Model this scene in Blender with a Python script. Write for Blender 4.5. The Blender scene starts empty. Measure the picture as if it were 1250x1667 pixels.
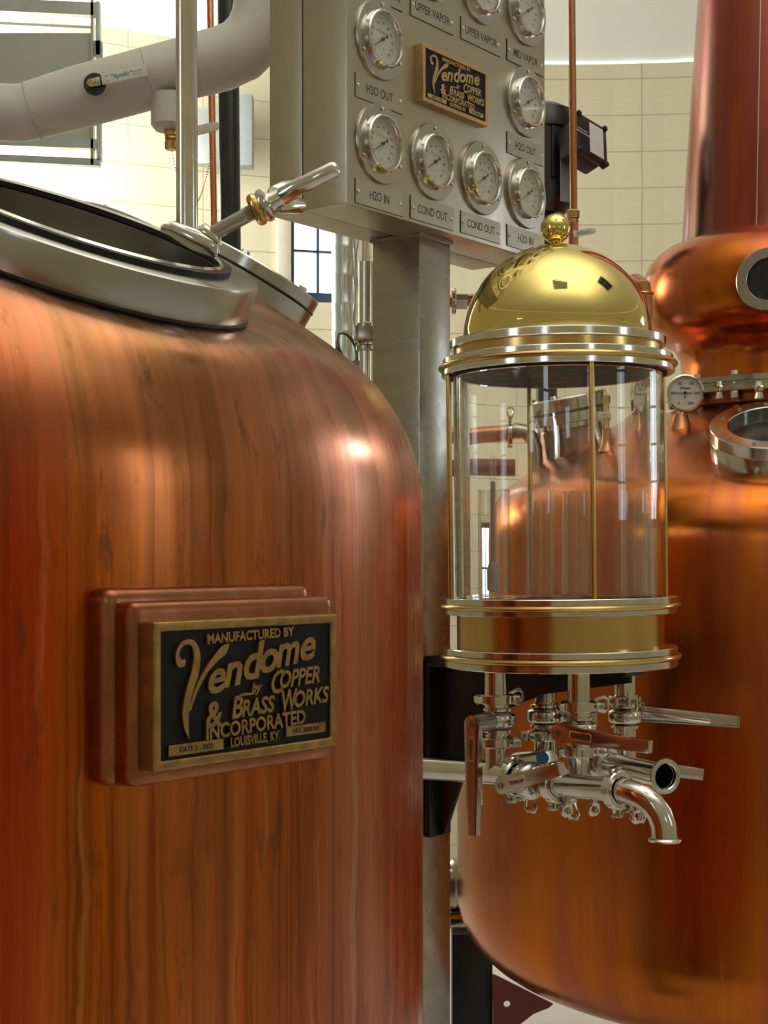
import bpy, bmesh, math, random
from math import sin, cos, pi, radians, sqrt, atan2
from mathutils import Vector, Matrix
random.seed(7)
C = bpy.context.scene.collection
sc = bpy.context.scene

# ------------------------------------------------------------ camera, world, lights, exposure
FPX, HOR = 2500.0, 905.0
cam_d = bpy.data.cameras.new('camera'); cam = bpy.data.objects.new('camera', cam_d); C.objects.link(cam)
cam_d.sensor_fit = 'HORIZONTAL'; cam_d.sensor_width = 36.0; cam_d.lens = 36.0 * FPX / 1250.0
cam_d.shift_y = (HOR - 833.5) / 1250.0
cam.location = (0, 0, 0); cam.rotation_euler = (pi / 2, 0, 0)
cam_d.clip_start = 0.05
sc.camera = cam
W = bpy.data.worlds.new('daylight'); sc.world = W; W.use_nodes = True
W.node_tree.nodes['Background'].inputs[0].default_value = (0.78, 0.90, 1.0, 1)
W.node_tree.nodes['Background'].inputs[1].default_value = 4.5
sc.view_settings.view_transform = 'Standard'; sc.view_settings.look = 'None'
sc.view_settings.gamma = 1.0; sc.view_settings.use_curve_mapping = False
sc.view_settings.exposure = 0.0

def area(name, loc, target, sx, sy, power, col=(1, 1, 1)):
    d = bpy.data.lights.new(name, 'AREA'); d.shape = 'RECTANGLE'; d.size = sx; d.size_y = sy
    d.energy = power; d.color = col
    o = bpy.data.objects.new(name, d); C.objects.link(o); o.location = loc
    o.rotation_euler = (Vector(target) - Vector(loc)).to_track_quat('-Z', 'Y').to_euler()
    return o
area('ceiling_bounce_fill', (1.0, 2.4, 2.75), (1.0, 2.4, 4.0), 3.4, 3.4, 182, (1.0, 0.97, 0.88))  # added unseen fill, bounced off the ceiling for soft reflections
area('left_window_glow', (-2.25, 7.15, 1.75), (-0.7, 8.5, 1.85), 0.7, 1.5, 175, (1.0, 0.99, 0.93))
def spot(name, loc, target, power, rad, ang, col=(1, 1, 1)):
    d = bpy.data.lights.new(name, 'SPOT'); d.energy = power; d.shadow_soft_size = rad; d.color = col
    d.spot_size = radians(ang); d.spot_blend = 0.4
    o = bpy.data.objects.new(name, d); C.objects.link(o); o.location = loc
    o.rotation_euler = (Vector(target) - Vector(loc)).to_track_quat('-Z', 'Y').to_euler()
    return o
spot('tank_highlight_spot', (2.85, 4.9, 1.21), (-.03, 1.75, .12), 32, 0.055, 28)  # added unseen spot, only puts the bright glint on the left tank

# ------------------------------------------------------------ helpers
def P(x, y, Y):                      # a photo direction at depth Y
    return Vector(((x - 625.0) / FPX * Y, Y, (HOR - y) / FPX * Y))
def frame(o, z, x=None):
    z = Vector(z).normalized()
    if x is None: x = Vector((0, 0, 1)) if abs(z.z) < 0.9 else Vector((1, 0, 0))
    x = Vector(x); x = (x - z * x.dot(z)).normalized(); y = z.cross(x)
    m = Matrix((x, y, z)).transposed().to_4x4(); m.translation = Vector(o)
    return m
def T(x, y, z): return Matrix.Translation((x, y, z))
I4 = Matrix.Identity(4)

class G:
    """collects shapes of ONE part"""
    def __init__(s, M=None):
        s.v = []; s.f = []; s.uv = {}; s.M = M or I4
    def add(s, vs, fs, M=None, uvs=None):
        m = s.M @ (M or I4); b = len(s.v)
        s.v += [m @ Vector(v) for v in vs]
        for i, f in enumerate(fs):
            if uvs: s.uv[len(s.f)] = uvs[i]
            s.f.append([b + k for k in f])
        return s
    def lathe(s, prof, M=None, n=48, a0=0.0, a1=2 * pi, uvr=None):
        full = abs(a1 - a0 - 2 * pi) < 1e-6
        cols = n if full else n + 1
        vs = []; fs = []; uvs = []
        idx = []
        L = [0.0]
        for k in range(1, len(prof)): L.append(L[-1] + math.dist(prof[k], prof[k - 1]))
        for (r, z) in prof:
            if r < 1e-7: idx.append([len(vs)] * (cols)); vs.append((0, 0, z))
            else:
                row = []
                for k in range(cols):
                    a = a0 + (a1 - a0) * k / n
                    row.append(len(vs)); vs.append((r * cos(a), r * sin(a), z))
                idx.append(row)
        R = uvr or max(p[0] for p in prof)
        for j in range(len(prof) - 1):
            for k in range(n):
                k2 = (k + 1) % cols if full else k + 1
                q = [idx[j][k], idx[j][k2], idx[j + 1][k2], idx[j + 1][k]]
                A = (a1 - a0) / n
                u = [((a0 + A * k) * R, L[j]), ((a0 + A * (k + 1)) * R, L[j]), ((a0 + A * (k + 1)) * R, L[j + 1]), ((a0 + A * k) * R, L[j + 1])]
                qq = []; uu = []
                for a, b in zip(q, u):
                    if a not in qq: qq.append(a); uu.append(b)
                if len(qq) > 2: fs.append(qq); uvs.append(uu)
        return s.add(vs, fs, M, uvs)
    def disc(s, r, z, M=None, n=48): return s.lathe([(0, z), (r, z)], M, n)
    def cyl(s, r, z0, z1, M=None, n=24, ch=0.0):
        if ch: return s.lathe([(0, z0), (r - ch, z0), (r, z0 + ch), (r, z1 - ch), (r - ch, z1), (0, z1)], M, n)
        return s.lathe([(0, z0), (r, z0), (r, z1), (0, z1)], M, n)
    def ring(s, ri, ro, z0, z1, M=None, n=64, ch=0.001):
        return s.lathe([(ri, z0), (ro - ch, z0), (ro, z0 + ch), (ro, z1 - ch), (ro - ch, z1), (ri, z1), (ri, z0)], M, n)
    def torus(s, R, r, M=None, n=48, m=10, z=0.0):
        return s.lathe([(R + r * cos(2 * pi * k / m), z + r * sin(2 * pi * k / m)) for k in range(m + 1)], M, n)
    def ball(s, r, M=None, n=20, z=0.0):
        return s.lathe([(max(0, r * sin(pi * k / 12)) if 0 < k < 12 else 0, z - r * cos(pi * k / 12)) for k in range(13)], M, n)
    def tube(s, pts, r, n=14, M=None, cap=True, ri=None):
        pts = [Vector(p) for p in pts]; rr = r if isinstance(r, (list, tuple)) else [r] * len(pts)
        vs = []; fs = []
        t = (pts[1] - pts[0]).normalized()
        x = t.orthogonal().normalized()
        for i, p in enumerate(pts):
            if i == 0: tt = pts[1] - pts[0]
            elif i == len(pts) - 1: tt = pts[-1] - pts[-2]
            else: tt = (pts[i + 1] - p).normalized() + (p - pts[i - 1]).normalized()
            tt.normalize(); x = (x - tt * x.dot(tt)).normalized(); y = tt.cross(x)
            for k in range(n):
                a = 2 * pi * k / n
                vs.append(p + (x * cos(a) + y * sin(a)) * rr[i])
        for i in range(len(pts) - 1):
            for k in range(n):
                fs.append([i * n + k, i * n + (k + 1) % n, (i + 1) * n + (k + 1) % n, (i + 1) * n + k])
        if cap:
            fs.append(list(range(n))[::-1]); fs.append([(len(pts) - 1) * n + k for k in range(n)])
        return s.add(vs, fs, M)
    def box(s, c, d, M=None):
        x, y, z = d[0] / 2, d[1] / 2, d[2] / 2
        vs = [(c[0] + a * x, c[1] + b * y, c[2] + e * z) for a in (-1, 1) for b in (-1, 1) for e in (-1, 1)]
        fs = [[0, 1, 3, 2], [4, 6, 7, 5], [0, 4, 5, 1], [2, 3, 7, 6], [0, 2, 6, 4], [1, 5, 7, 3]]
        return s.add(vs, fs, M)
    def prism(s, poly, z0, z1, M=None):
        n = len(poly)
        vs = [(p[0], p[1], z0) for p in poly] + [(p[0], p[1], z1) for p in poly]
        fs = [list(range(n))[::-1], [n + k for k in range(n)]] + [[k, (k + 1) % n, n + (k + 1) % n, n + k] for k in range(n)]
        return s.add(vs, fs, M)
    def ribbon(s, pts, w, z0, z1, M=None):          # flat stroke of varying width, extruded
        pts = [Vector((p[0], p[1], 0)) for p in pts]; L = []; R_ = []
        for i, p in enumerate(pts):
            t = (pts[min(i + 1, len(pts) - 1)] - pts[max(i - 1, 0)]).normalized(); nn = Vector((-t.y, t.x, 0))
            ww = w[i] / 2 if isinstance(w, (list, tuple)) else w / 2
            L.append(p + nn * ww); R_.append(p - nn * ww)
        n = len(pts); vs = []
        for a, b in zip(L, R_):
            vs += [(a.x, a.y, z0), (b.x, b.y, z0), (a.x, a.y, z1), (b.x, b.y, z1)]
        fs = []
        for i in range(n - 1):
            o, q = i * 4, i * 4 + 4
            fs += [[o + 2, o + 3, q + 3, q + 2], [o, q, q + 1, o + 1], [o, o + 2, q + 2, q], [o + 1, q + 1, q + 3, o + 3]]
        fs += [[0, 1, 3, 2], [n * 4 - 4, n * 4 - 2, n * 4 - 1, n * 4 - 3]]
        return s.add(vs, fs, M)
    def text(s, txt, size, M=None, ext=0.0, bold=0.0, shear=0.0, sx=1.0, align='CENTER', space=1.0):
        key = (txt, round(size, 5), round(ext, 5), round(bold, 5), shear, align, space)
        if key not in TXT:
            cu = bpy.data.curves.new('t', 'FONT'); cu.body = txt; cu.size = size; cu.extrude = ext; cu.offset = bold
            cu.shear = shear; cu.align_x = align; cu.align_y = 'CENTER'; cu.resolution_u = 3; cu.space_character = space
            o = bpy.data.objects.new('t', cu); C.objects.link(o); bpy.context.view_layer.update()
            me = bpy.data.meshes.new_from_object(o.evaluated_get(bpy.context.evaluated_depsgraph_get()))
            ys = [v.co.y for v in me.vertices] or [0]; cy = (min(ys) + max(ys)) / 2
            for v in me.vertices: v.co.y -= cy
            TXT[key] = ([tuple(v.co) for v in me.vertices], [list(p.vertices) for p in me.polygons])
            bpy.data.objects.remove(o); bpy.data.meshes.remove(me); bpy.data.curves.remove(cu)
        vs, fs = TXT[key]
        return s.add([(v[0] * sx, v[1], v[2]) for v in vs], fs, M)
    def build(s, name, mat, parent=None, bevel=0.0, seg=2, sharp=40, world=True):
        me = bpy.data.meshes.new(name)
        vs = s.v
        if parent is not None and world:
            inv = WM[parent.name].inverted(); vs = [inv @ v for v in s.v]
        me.from_pydata([tuple(v) for v in vs], [], s.f)
        if s.uv:
            l = me.uv_layers.new(name='UVMap')
            for pi_, p in enumerate(me.polygons):
                if pi_ in s.uv:
                    for k, li in enumerate(p.loop_indices): l.data[li].uv = s.uv[pi_][k]
        bm = bmesh.new(); bm.from_mesh(me)
        bmesh.ops.recalc_face_normals(bm, faces=bm.faces)
        if bevel:
            es = [e for e in bm.edges if len(e.link_faces) == 2 and e.calc_face_angle(0) > radians(35)]
            bmesh.ops.bevel(bm, geom=es, offset=bevel, segments=seg, affect='EDGES', profile=0.6, clamp_overlap=True)
        for f in bm.faces: f.smooth = True
        bm.to_mesh(me); bm.free()
        me.set_sharp_from_angle(angle=radians(sharp))
        me.materials.append(mat)
        o = bpy.data.objects.new(name, me); C.objects.link(o)
        if parent is not None:
            o.parent = parent; WM[o.name] = WM[parent.name] if world else I4
        else: WM[o.name] = I4
        return o
TXT = {}; WM = {}

def tag(o, label, cat, group=None):
    o['label'] = label; o['category'] = cat
    if group: o['group'] = group
    return o
def thing(name, label, cat, M=I4, group=None):
    o = bpy.data.objects.new(name, None); C.objects.link(o); o.empty_display_size = 0.05
    if isinstance(M, Vector): M = Matrix.Translation(M)
    o.matrix_world = M; WM[o.name] = M.copy()
    return tag(o, label, cat, group)
def struct(o): o['kind'] = 'structure'; return o
def copy_tree(o, parent=None):
    c = o.copy(); C.objects.link(c)
    if parent: c.parent = parent
    for ch in list(o.children): copy_tree(ch, c)
    return c

# ------------------------------------------------------------ materials
def newmat(name):
    m = bpy.data.materials.new(name); m.use_nodes = True
    nt = m.node_tree; b = nt.nodes['Principled BSDF']
    return m, nt, b
def noise(nt, scale, detail=3, vec=None, rough=0.6):
    n = nt.nodes.new('ShaderNodeTexNoise'); n.inputs['Scale'].default_value = scale
    n.inputs['Detail'].default_value = detail; n.inputs['Roughness'].default_value = rough
    if vec: nt.links.new(vec, n.inputs['Vector'])
    return n.outputs['Fac']
def ramp(nt, fac, stops, interp='LINEAR'):
    r = nt.nodes.new('ShaderNodeValToRGB'); r.color_ramp.interpolation = interp
    while len(r.color_ramp.elements) < len(stops): r.color_ramp.elements.new(0.5)
    for e, (p, c) in zip(r.color_ramp.elements, stops):
        e.position = p; e.color = (c[0], c[1], c[2], 1) if isinstance(c, tuple) else (c, c, c, 1)
    nt.links.new(fac, r.inputs[0]); return r.outputs[0]
def mix(nt, a, b, fac, mode='MIX'):
    n = nt.nodes.new('ShaderNodeMix'); n.data_type = 'RGBA'; n.blend_type = mode
    for s_, v in ((0, fac), (6, a), (7, b)):
        if hasattr(v, 'links'): nt.links.new(v, n.inputs[s_])
        elif isinstance(v, tuple): n.inputs[s_].default_value = (*v, 1)
        else: n.inputs[s_].default_value = v
    return n.outputs[2]
def mapping(nt, src, scale, loc=(0, 0, 0)):
    tc = nt.nodes.new('ShaderNodeTexCoord'); mp = nt.nodes.new('ShaderNodeMapping')
    mp.inputs['Scale'].default_value = scale; mp.inputs['Location'].default_value = loc
    nt.links.new(tc.outputs[src], mp.inputs['Vector']); return mp.outputs[0]
def bump(nt, b, h, strength, dist=0.002):
    n = nt.nodes.new('ShaderNodeBump'); n.inputs['Strength'].default_value = strength; n.inputs['Distance'].default_value = dist
    nt.links.new(h, n.inputs['Height']); nt.links.new(n.outputs[0], b.inputs['Normal'])
def mk(name, col, rough=0.4, metal=0.0, var=0.12, scale=30, stretch=(1, 1, 1), bmp=0.0, col2=None):
    m, nt, b = newmat(name)
    v = mapping(nt, 'Object', stretch)
    n = noise(nt, scale, 4, v)
    c2 = col2 or tuple(c * (1 - var) for c in col)
    cc = ramp(nt, n, [(0.3, c2), (0.7, col)])
    nt.links.new(cc, b.inputs['Base Color'])
    rr = ramp(nt, n, [(0.3, min(1, rough * 1.25)), (0.7, rough * 0.85)])
    nt.links.new(rr, b.inputs['Roughness'])
    b.inputs['Metallic'].default_value = metal
    if bmp: bump(nt, b, n, bmp)
    return m

STEEL = mk('polished_stainless', (0.72, 0.69, 0.64), 0.13, 1.0, 0.15, 25)
STEELB = mk('brushed_stainless', (0.42, 0.39, 0.335), 0.25, 1.0, 0.14, 16, (1, 1, .12), 0.0)
PANEL = mk('satin_stainless_panel', (0.50, 0.455, 0.36), 0.34, 1.0, 0.10, 9, (1, 1, 1), 0.04)
RINGM = mk('worn_stainless', (0.56, 0.54, 0.505), 0.22, 1.0, 0.22, 9, (1, 1, 0.5), 0.006)
BRASS = mk('polished_brass', (0.78, 0.62, 0.22), 0.055, 1.0, 0.10, 9)
BRASSB = mk('brushed_brass', (0.66, 0.45, 0.17), 0.20, 1.0, 0.2, 12, (1, 1, 0.3))
BRASSD = mk('aged_brass', (0.48, 0.29, 0.11), 0.40, 1.0, 0.45, 60, (1, 1, 1), 0.3)
BRONZE = mk('bronze_lettering', (0.66, 0.45, 0.24), 0.38, 1.0, 0.25, 80)
COPPIPE = mk('copper_pipe', (0.62, 0.27, 0.13), 0.28, 1.0, 0.3, 20, (1, 1, 0.3))
HANDLE = mk('smooth_handle_steel', (0.58, 0.52, 0.49), 0.16, 1.0, 0.12, 15)
BLACKP = mk('black_painted_steel', (0.006, 0.006, 0.007), 0.35, 0.0, 0.3, 30)
BLACKE = mk('black_enamel', (0.003, 0.003, 0.005), 0.45, 0.0, 0.4, 70, (1, 1, 1), 0.15)
BLACKE.node_tree.nodes['Principled BSDF'].inputs['Specular IOR Level'].default_value = 0.25
RUBBER = mk('black_rubber', (0.012, 0.012, 0.012), 0.6)
MOTOR = mk('dark_motor_paint', (0.014, 0.014, 0.018), 0.32, 0.0, 0.2, 20)
PIPEBLK = mk('dark_pipe_paint', (0.018, 0.022, 0.028), 0.22, 0.0, 0.2, 10)
WHITEP = mk('white_pvc_jacket', (0.56, 0.525, 0.475), 0.42, 0.0, 0.05, 12, (1, 1, 1), 0.05)
DIALM = mk('dial_face', (0.60, 0.57, 0.49), 0.5, 0.0, 0.03)
INK = mk('black_ink', (0.02, 0.02, 0.02), 0.5)
REDINK = mk('faded_red_ink', (0.55, 0.30, 0.24), 0.5)
GREENINK = mk('green_ink', (0.05, 0.35, 0.22), 0.5)
BLUEINK = mk('blue_ink', (0.06, 0.22, 0.50), 0.5)
WHITEINK = mk('white_ink', (0.8, 0.8, 0.8), 0.5)
LEVERW = mk('white_vinyl_lever', (0.66, 0.62, 0.52), 0.4)
LABELP = mk('pale_label', (0.68, 0.68, 0.70), 0.3)
GALV = mk('galvanised_steel', (0.50, 0.54, 0.54), 0.35, 0.8, 0.2, 12)
GREYP = mk('grey_enclosure', (0.27, 0.30, 0.30), 0.45, 0.2, 0.1)
SCREENM = mk('grey_panel_board', (0.46, 0.49, 0.42), 0.6, 0.0, 0.05, 3)
DUCT = mk('flexible_silver_duct', (0.75, 0.80, 0.80), 0.25, 0.9, 0.2, 10, (1, 1, 0.2), 0.1)
FRAMEM = mk('dark_window_paint', (0.035, 0.055, 0.10), 0.4)
TRIMW = mk('window_casing_paint', (0.52, 0.49, 0.38), 0.6)
FLOORM = mk('pale_floor', (0.80, 0.80, 0.81), 0.35, 0.0, 0.06, 3)
CABLE = mk('pale_cable', (0.40, 0.36, 0.28), 0.5)
REDPIPE = mk('red_brown_pipe', (0.22, 0.055, 0.035), 0.35, 0.2)
PORT = mk('dark_port_interior', (0.012, 0.014, 0.018), 0.12)
VBOUNCE = mk('interior_bounce', (0.34, 0.30, 0.20), 0.5)  # pale tone, chosen for its reflection in the collar's inner wall

def glass(name, rough=0.0, tint=(1, 1, 1), ior=1.47):
    m, nt, b = newmat(name)
    b.inputs['Transmission Weight'].default_value = 1.0; b.inputs['IOR'].default_value = ior
    b.inputs['Base Color'].default_value = (*tint, 1)
    n = noise(nt, 60, 2, mapping(nt, 'Object', (1, 1, 0.3)))
    nt.links.new(ramp(nt, n, [(0.55, rough), (0.8, rough + 0.02)]), b.inputs['Roughness'])
    return m
GLASS = glass('clear_acrylic', 0.0, (0.985, 0.99, 0.985))
GLASS2 = glass('clear_cylinder_glass', 0.0, (0.99, 0.98, 0.97))
def thin_glass(name, refl=0.12):
    m, nt, b = newmat(name)
    tr = nt.nodes.new('ShaderNodeBsdfTransparent'); gl = nt.nodes.new('ShaderNodeBsdfGlossy'); mx = nt.nodes.new('ShaderNodeMixShader')
    fr = nt.nodes.new('ShaderNodeLayerWeight'); pw = nt.nodes.new('ShaderNodeMath'); pw.operation = 'POWER'; pw.inputs[1].default_value = 4.0; nt.links.new(fr.outputs['Facing'], pw.inputs[0]); sc_ = nt.nodes.new('ShaderNodeMath'); sc_.operation = 'MULTIPLY_ADD'; sc_.inputs[1].default_value = 0.9; sc_.inputs[2].default_value = refl * .4; nt.links.new(pw.outputs[0], sc_.inputs[0])
    gl.inputs['Roughness'].default_value = 0.02
    nt.links.new(sc_.outputs[0], mx.inputs[0]); nt.links.new(tr.outputs[0], mx.inputs[1]); nt.links.new(gl.outputs[0], mx.inputs[2])
    nt.links.new(mx.outputs[0], nt.nodes['Material Output'].inputs[0])
    return m
PANE = thin_glass('window_glass')
THIN = thin_glass('thin_laboratory_glass', .25)

def wobble(nt, scale, loc, amp):
    tc = nt.nodes.new('ShaderNodeTexCoord')
    nn = nt.nodes.new('ShaderNodeTexNoise'); nn.inputs['Scale'].default_value = 9; nn.inputs['Detail'].default_value = 3
    nt.links.new(mapping(nt, 'UV', (1.2, 1, 1)), nn.inputs['Vector'])
    sb = nt.nodes.new('ShaderNodeVectorMath'); sb.operation = 'SUBTRACT'; sb.inputs[1].default_value = (.5, .5, .5); nt.links.new(nn.outputs['Color'], sb.inputs[0])
    ml = nt.nodes.new('ShaderNodeVectorMath'); ml.operation = 'MULTIPLY_ADD'; ml.inputs[1].default_value = (amp, 0, 0)
    nt.links.new(sb.outputs[0], ml.inputs[0]); nt.links.new(tc.outputs['UV'], ml.inputs[2])
    mp = nt.nodes.new('ShaderNodeMapping'); mp.inputs['Scale'].default_value = scale; mp.inputs['Location'].default_value = loc
    nt.links.new(ml.outputs[0], mp.inputs['Vector']); return mp.outputs[0]
def copper_tank(name, stops, fine, streak, blot, rough, seed=0.0, pit=0.5, redband=None):
    m, nt, b = newmat(name)
    wide = noise(nt, 1.0, 3, mapping(nt, 'UV', (5.0, 0.55, 1), (seed, 0, 0)), 0.55)
    base = ramp(nt, wide, stops)
    fines = noise(nt, 1.0, 5, wobble(nt, (30, 1.0, 1), (seed * 2, 0, 0), .012), 0.62)
    base = mix(nt, base, ramp(nt, fines, [(0.30, fine[0]), (0.46, fine[1]), (0.56, fine[2]), (0.72, fine[3])]), streak, 'MULTIPLY')
    if redband:
        f2 = noise(nt, 1.0, 3, wobble(nt, (75, 0.22, 1), (4, 1, 0), .004), 0.6)
        base = mix(nt, base, ramp(nt, f2, [(0.34, (0.62, 0.48, 0.50)), (0.44, (0.95, 0.92, 0.92)), (0.55, (1.0, 1.0, 1.0)), (0.66, (1.25, 1.05, 0.85))]), 0.8, 'MULTIPLY')
    drips = noise(nt, 1.0, 3, wobble(nt, (85, 1.8, 1), (seed * 3, 5, 0), .02), 0.5)
    dm = ramp(nt, drips, [(0.60, 0.0), (0.67, 1.0)])
    base = mix(nt, base, (0.16, 0.06, 0.035), mix(nt, (0, 0, 0), ((0.5, 0.5, 0.5) if redband else (0.06, 0.06, 0.06)), dm))
    pale = noise(nt, 1.0, 3, wobble(nt, (42, 1.2, 1), (seed + 9, 2, 0), .035), 0.5)
    pm = ramp(nt, pale, [(0.63, 0.0), (0.72, blot)])
    base = mix(nt, base, (0.70, 0.42, 0.25), pm)
    spots = noise(nt, 1.0, 2, mapping(nt, 'UV', (45, 22, 1), (3, seed, 0)), 0.5)
    sm = ramp(nt, spots, [(0.73, 0.0), (0.77, pit)])
    base = mix(nt, base, (0.22, 0.17, 0.14), sm)
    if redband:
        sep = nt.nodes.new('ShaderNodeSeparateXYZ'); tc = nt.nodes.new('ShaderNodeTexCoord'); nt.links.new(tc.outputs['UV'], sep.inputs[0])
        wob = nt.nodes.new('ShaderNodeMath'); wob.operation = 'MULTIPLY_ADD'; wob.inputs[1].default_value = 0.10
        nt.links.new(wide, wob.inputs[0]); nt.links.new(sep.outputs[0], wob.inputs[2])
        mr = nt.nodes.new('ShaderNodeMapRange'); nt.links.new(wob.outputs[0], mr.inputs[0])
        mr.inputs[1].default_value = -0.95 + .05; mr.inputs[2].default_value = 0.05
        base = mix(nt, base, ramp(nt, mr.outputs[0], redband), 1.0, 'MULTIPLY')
    if redband:
        s2 = nt.nodes.new('ShaderNodeSeparateXYZ'); t2 = nt.nodes.new('ShaderNodeTexCoord'); nt.links.new(t2.outputs['Object'], s2.inputs[0])
        w2 = nt.nodes.new('ShaderNodeMath'); w2.operation = 'MULTIPLY_ADD'; w2.inputs[1].default_value = 0.35
        blo = noise(nt, 1.0, 5, mapping(nt, 'UV', (9, 4, 1), (2, 7, 0)), 0.65)
        nt.links.new(blo, w2.inputs[0]); nt.links.new(s2.outputs[2], w2.inputs[2])
        m2 = nt.nodes.new('ShaderNodeMapRange'); nt.links.new(w2.outputs[0], m2.inputs[0]); m2.inputs[1].default_value = 1.93; m2.inputs[2].default_value = 2.26
        tarn = mix(nt, (0.34, 0.17, 0.07), (0.44, 0.20, 0.11), ramp(nt, fines, [(0.4, 0.0), (0.6, 1.0)]))
        base = mix(nt, base, tarn, ramp(nt, m2.outputs[0], [(0.0, 0.0), (1.0, 0.85)]))
        mott = noise(nt, 1.0, 5, mapping(nt, 'UV', (30, 9, 1), (5, 1, 0)), 0.7)
        base = mix(nt, base, (0.13, 0.06, 0.03), ramp(nt, mott, [(0.57, 0.0), (0.68, 0.6)]))
    nt.links.new(base, b.inputs['Base Color'])
    b.inputs['Metallic'].default_value = 1.0
    rn = noise(nt, 1.0, 4, mapping(nt, 'UV', (20, 1.5, 1), (1, 2, 0)))
    nt.links.new(ramp(nt, rn, [(0.3, rough[0]), (0.7, rough[1])]), b.inputs['Roughness'])
    bump(nt, b, mix(nt, fines, spots, 0.3), 0.10, 0.001)
    return m
COPPER_L = copper_tank('weathered_copper', [(0.30, (0.56, 0.17, 0.04)), (0.45, (0.60, 0.19, 0.055)), (0.55, (0.62, 0.24, 0.11)), (0.7, (0.50, 0.19, 0.075))],
                       [(0.50, 0.38, 0.34), (0.80, 0.72, 0.66), (1.0, 1.0, 1.0), (0.85, 0.72, 0.52)], 0.80, 0.6, (0.20, 0.34), 0.3, 0.5,
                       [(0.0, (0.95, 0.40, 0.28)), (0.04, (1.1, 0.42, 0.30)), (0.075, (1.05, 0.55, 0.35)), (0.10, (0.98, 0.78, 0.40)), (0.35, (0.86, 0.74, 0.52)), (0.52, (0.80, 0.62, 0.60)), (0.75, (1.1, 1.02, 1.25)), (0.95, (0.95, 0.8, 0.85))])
COPPER_R = copper_tank('warm_polished_copper', [(0.30, (0.64, 0.19, 0.020)), (0.5, (0.57, 0.155, 0.024)), (0.62, (0.46, 0.12, 0.05)), (0.75, (0.58, 0.19, 0.035))],
                       [(0.85, 0.80, 0.80), (0.95, 0.93, 0.92), (1.0, 1.0, 1.0), (0.9, 0.85, 0.8)], 0.5, 0.08, (0.20, 0.28), 3.7, 0.15)
COPPER_N = copper_tank('heat_tinted_copper', [(0.30, (0.60, 0.14, 0.03)), (0.42, (0.36, 0.08, 0.045)), (0.52, (0.30, 0.08, 0.07)), (0.66, (0.30, 0.20, 0.15))],
                       [(0.85, 0.80, 0.80), (0.95, 0.93, 0.92), (1.0, 1.0, 1.0), (0.9, 0.85, 0.8)], 0.4, 0.05, (0.16, 0.26), 6.1, 0.1)
COPMOUNT = mk('dull_copper', (0.42, 0.16, 0.075), 0.30, 1.0, 0.4, 22, (1, 1, 1), 0.15)

def wall_mat():
    m, nt, b = newmat('painted_block')
    v = mapping(nt, 'UV', (1, 1, 1), (0.0, 0, 0))
    bk = nt.nodes.new('ShaderNodeTexBrick'); nt.links.new(v, bk.inputs['Vector'])
    bk.offset = 0.0; bk.inputs['Scale'].default_value = 1.0
    bk.inputs['Brick Width'].default_value = 0.405; bk.inputs['Row Height'].default_value = 0.2015
    bk.inputs['Mortar Size'].default_value = 0.0035; bk.inputs['Mortar Smooth'].default_value = 0.25; bk.inputs['Bias'].default_value = -1
    bk.inputs['Color1'].default_value = (0.60, 0.545, 0.385, 1); bk.inputs['Color2'].default_value = (0.57, 0.52, 0.365, 1)
    bk.inputs['Mortar'].default_value = (0.42, 0.37, 0.24, 1)
    n = noise(nt, 40, 3, v)
    nt.links.new(mix(nt, bk.outputs['Color'], ramp(nt, n, [(0.3, 0.94), (0.7, 1.0)]), 1.0, 'MULTIPLY'), b.inputs['Base Color'])
    b.inputs['Roughness'].default_value = 0.55
    inv = ramp(nt, bk.outputs['Fac'], [(0.0, 1.0), (1.0, 0.0)])
    bump(nt, b, inv, 0.6, 0.004)
    return m
WALL = wall_mat()
CEIL = mk('painted_ceiling', (0.70, 0.70, 0.64), 0.7, 0.0, 0.03, 2)

# ------------------------------------------------------------ room shell (round room)
RC = Vector((1.0, 3.3, 0)); RR = 5.2; ZF, ZC = -1.9, 2.72
def wall_hit(x):              # depth at which photo column x meets the round wall
    k = (x - 625.0) / FPX
    a = k * k + 1; b_ = -2 * (RC.x * k + RC.y); c = RC.x ** 2 + RC.y ** 2 - RR ** 2
    return (-b_ + sqrt(b_ * b_ - 4 * a * c)) / (2 * a)
def wang(x):
    Y = wall_hit(x); X = (x - 625) / FPX * Y
    return atan2(Y - RC.y, X - RC.x)
UOFF = 0.405 * 20 - (wang(1045) * RR) % 0.405      # a joint falls at photo column 1045
ZOFF = 10 * 0.2015 - ((HOR - 306) / FPX * wall_hit(1045)) % 0.2015
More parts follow.
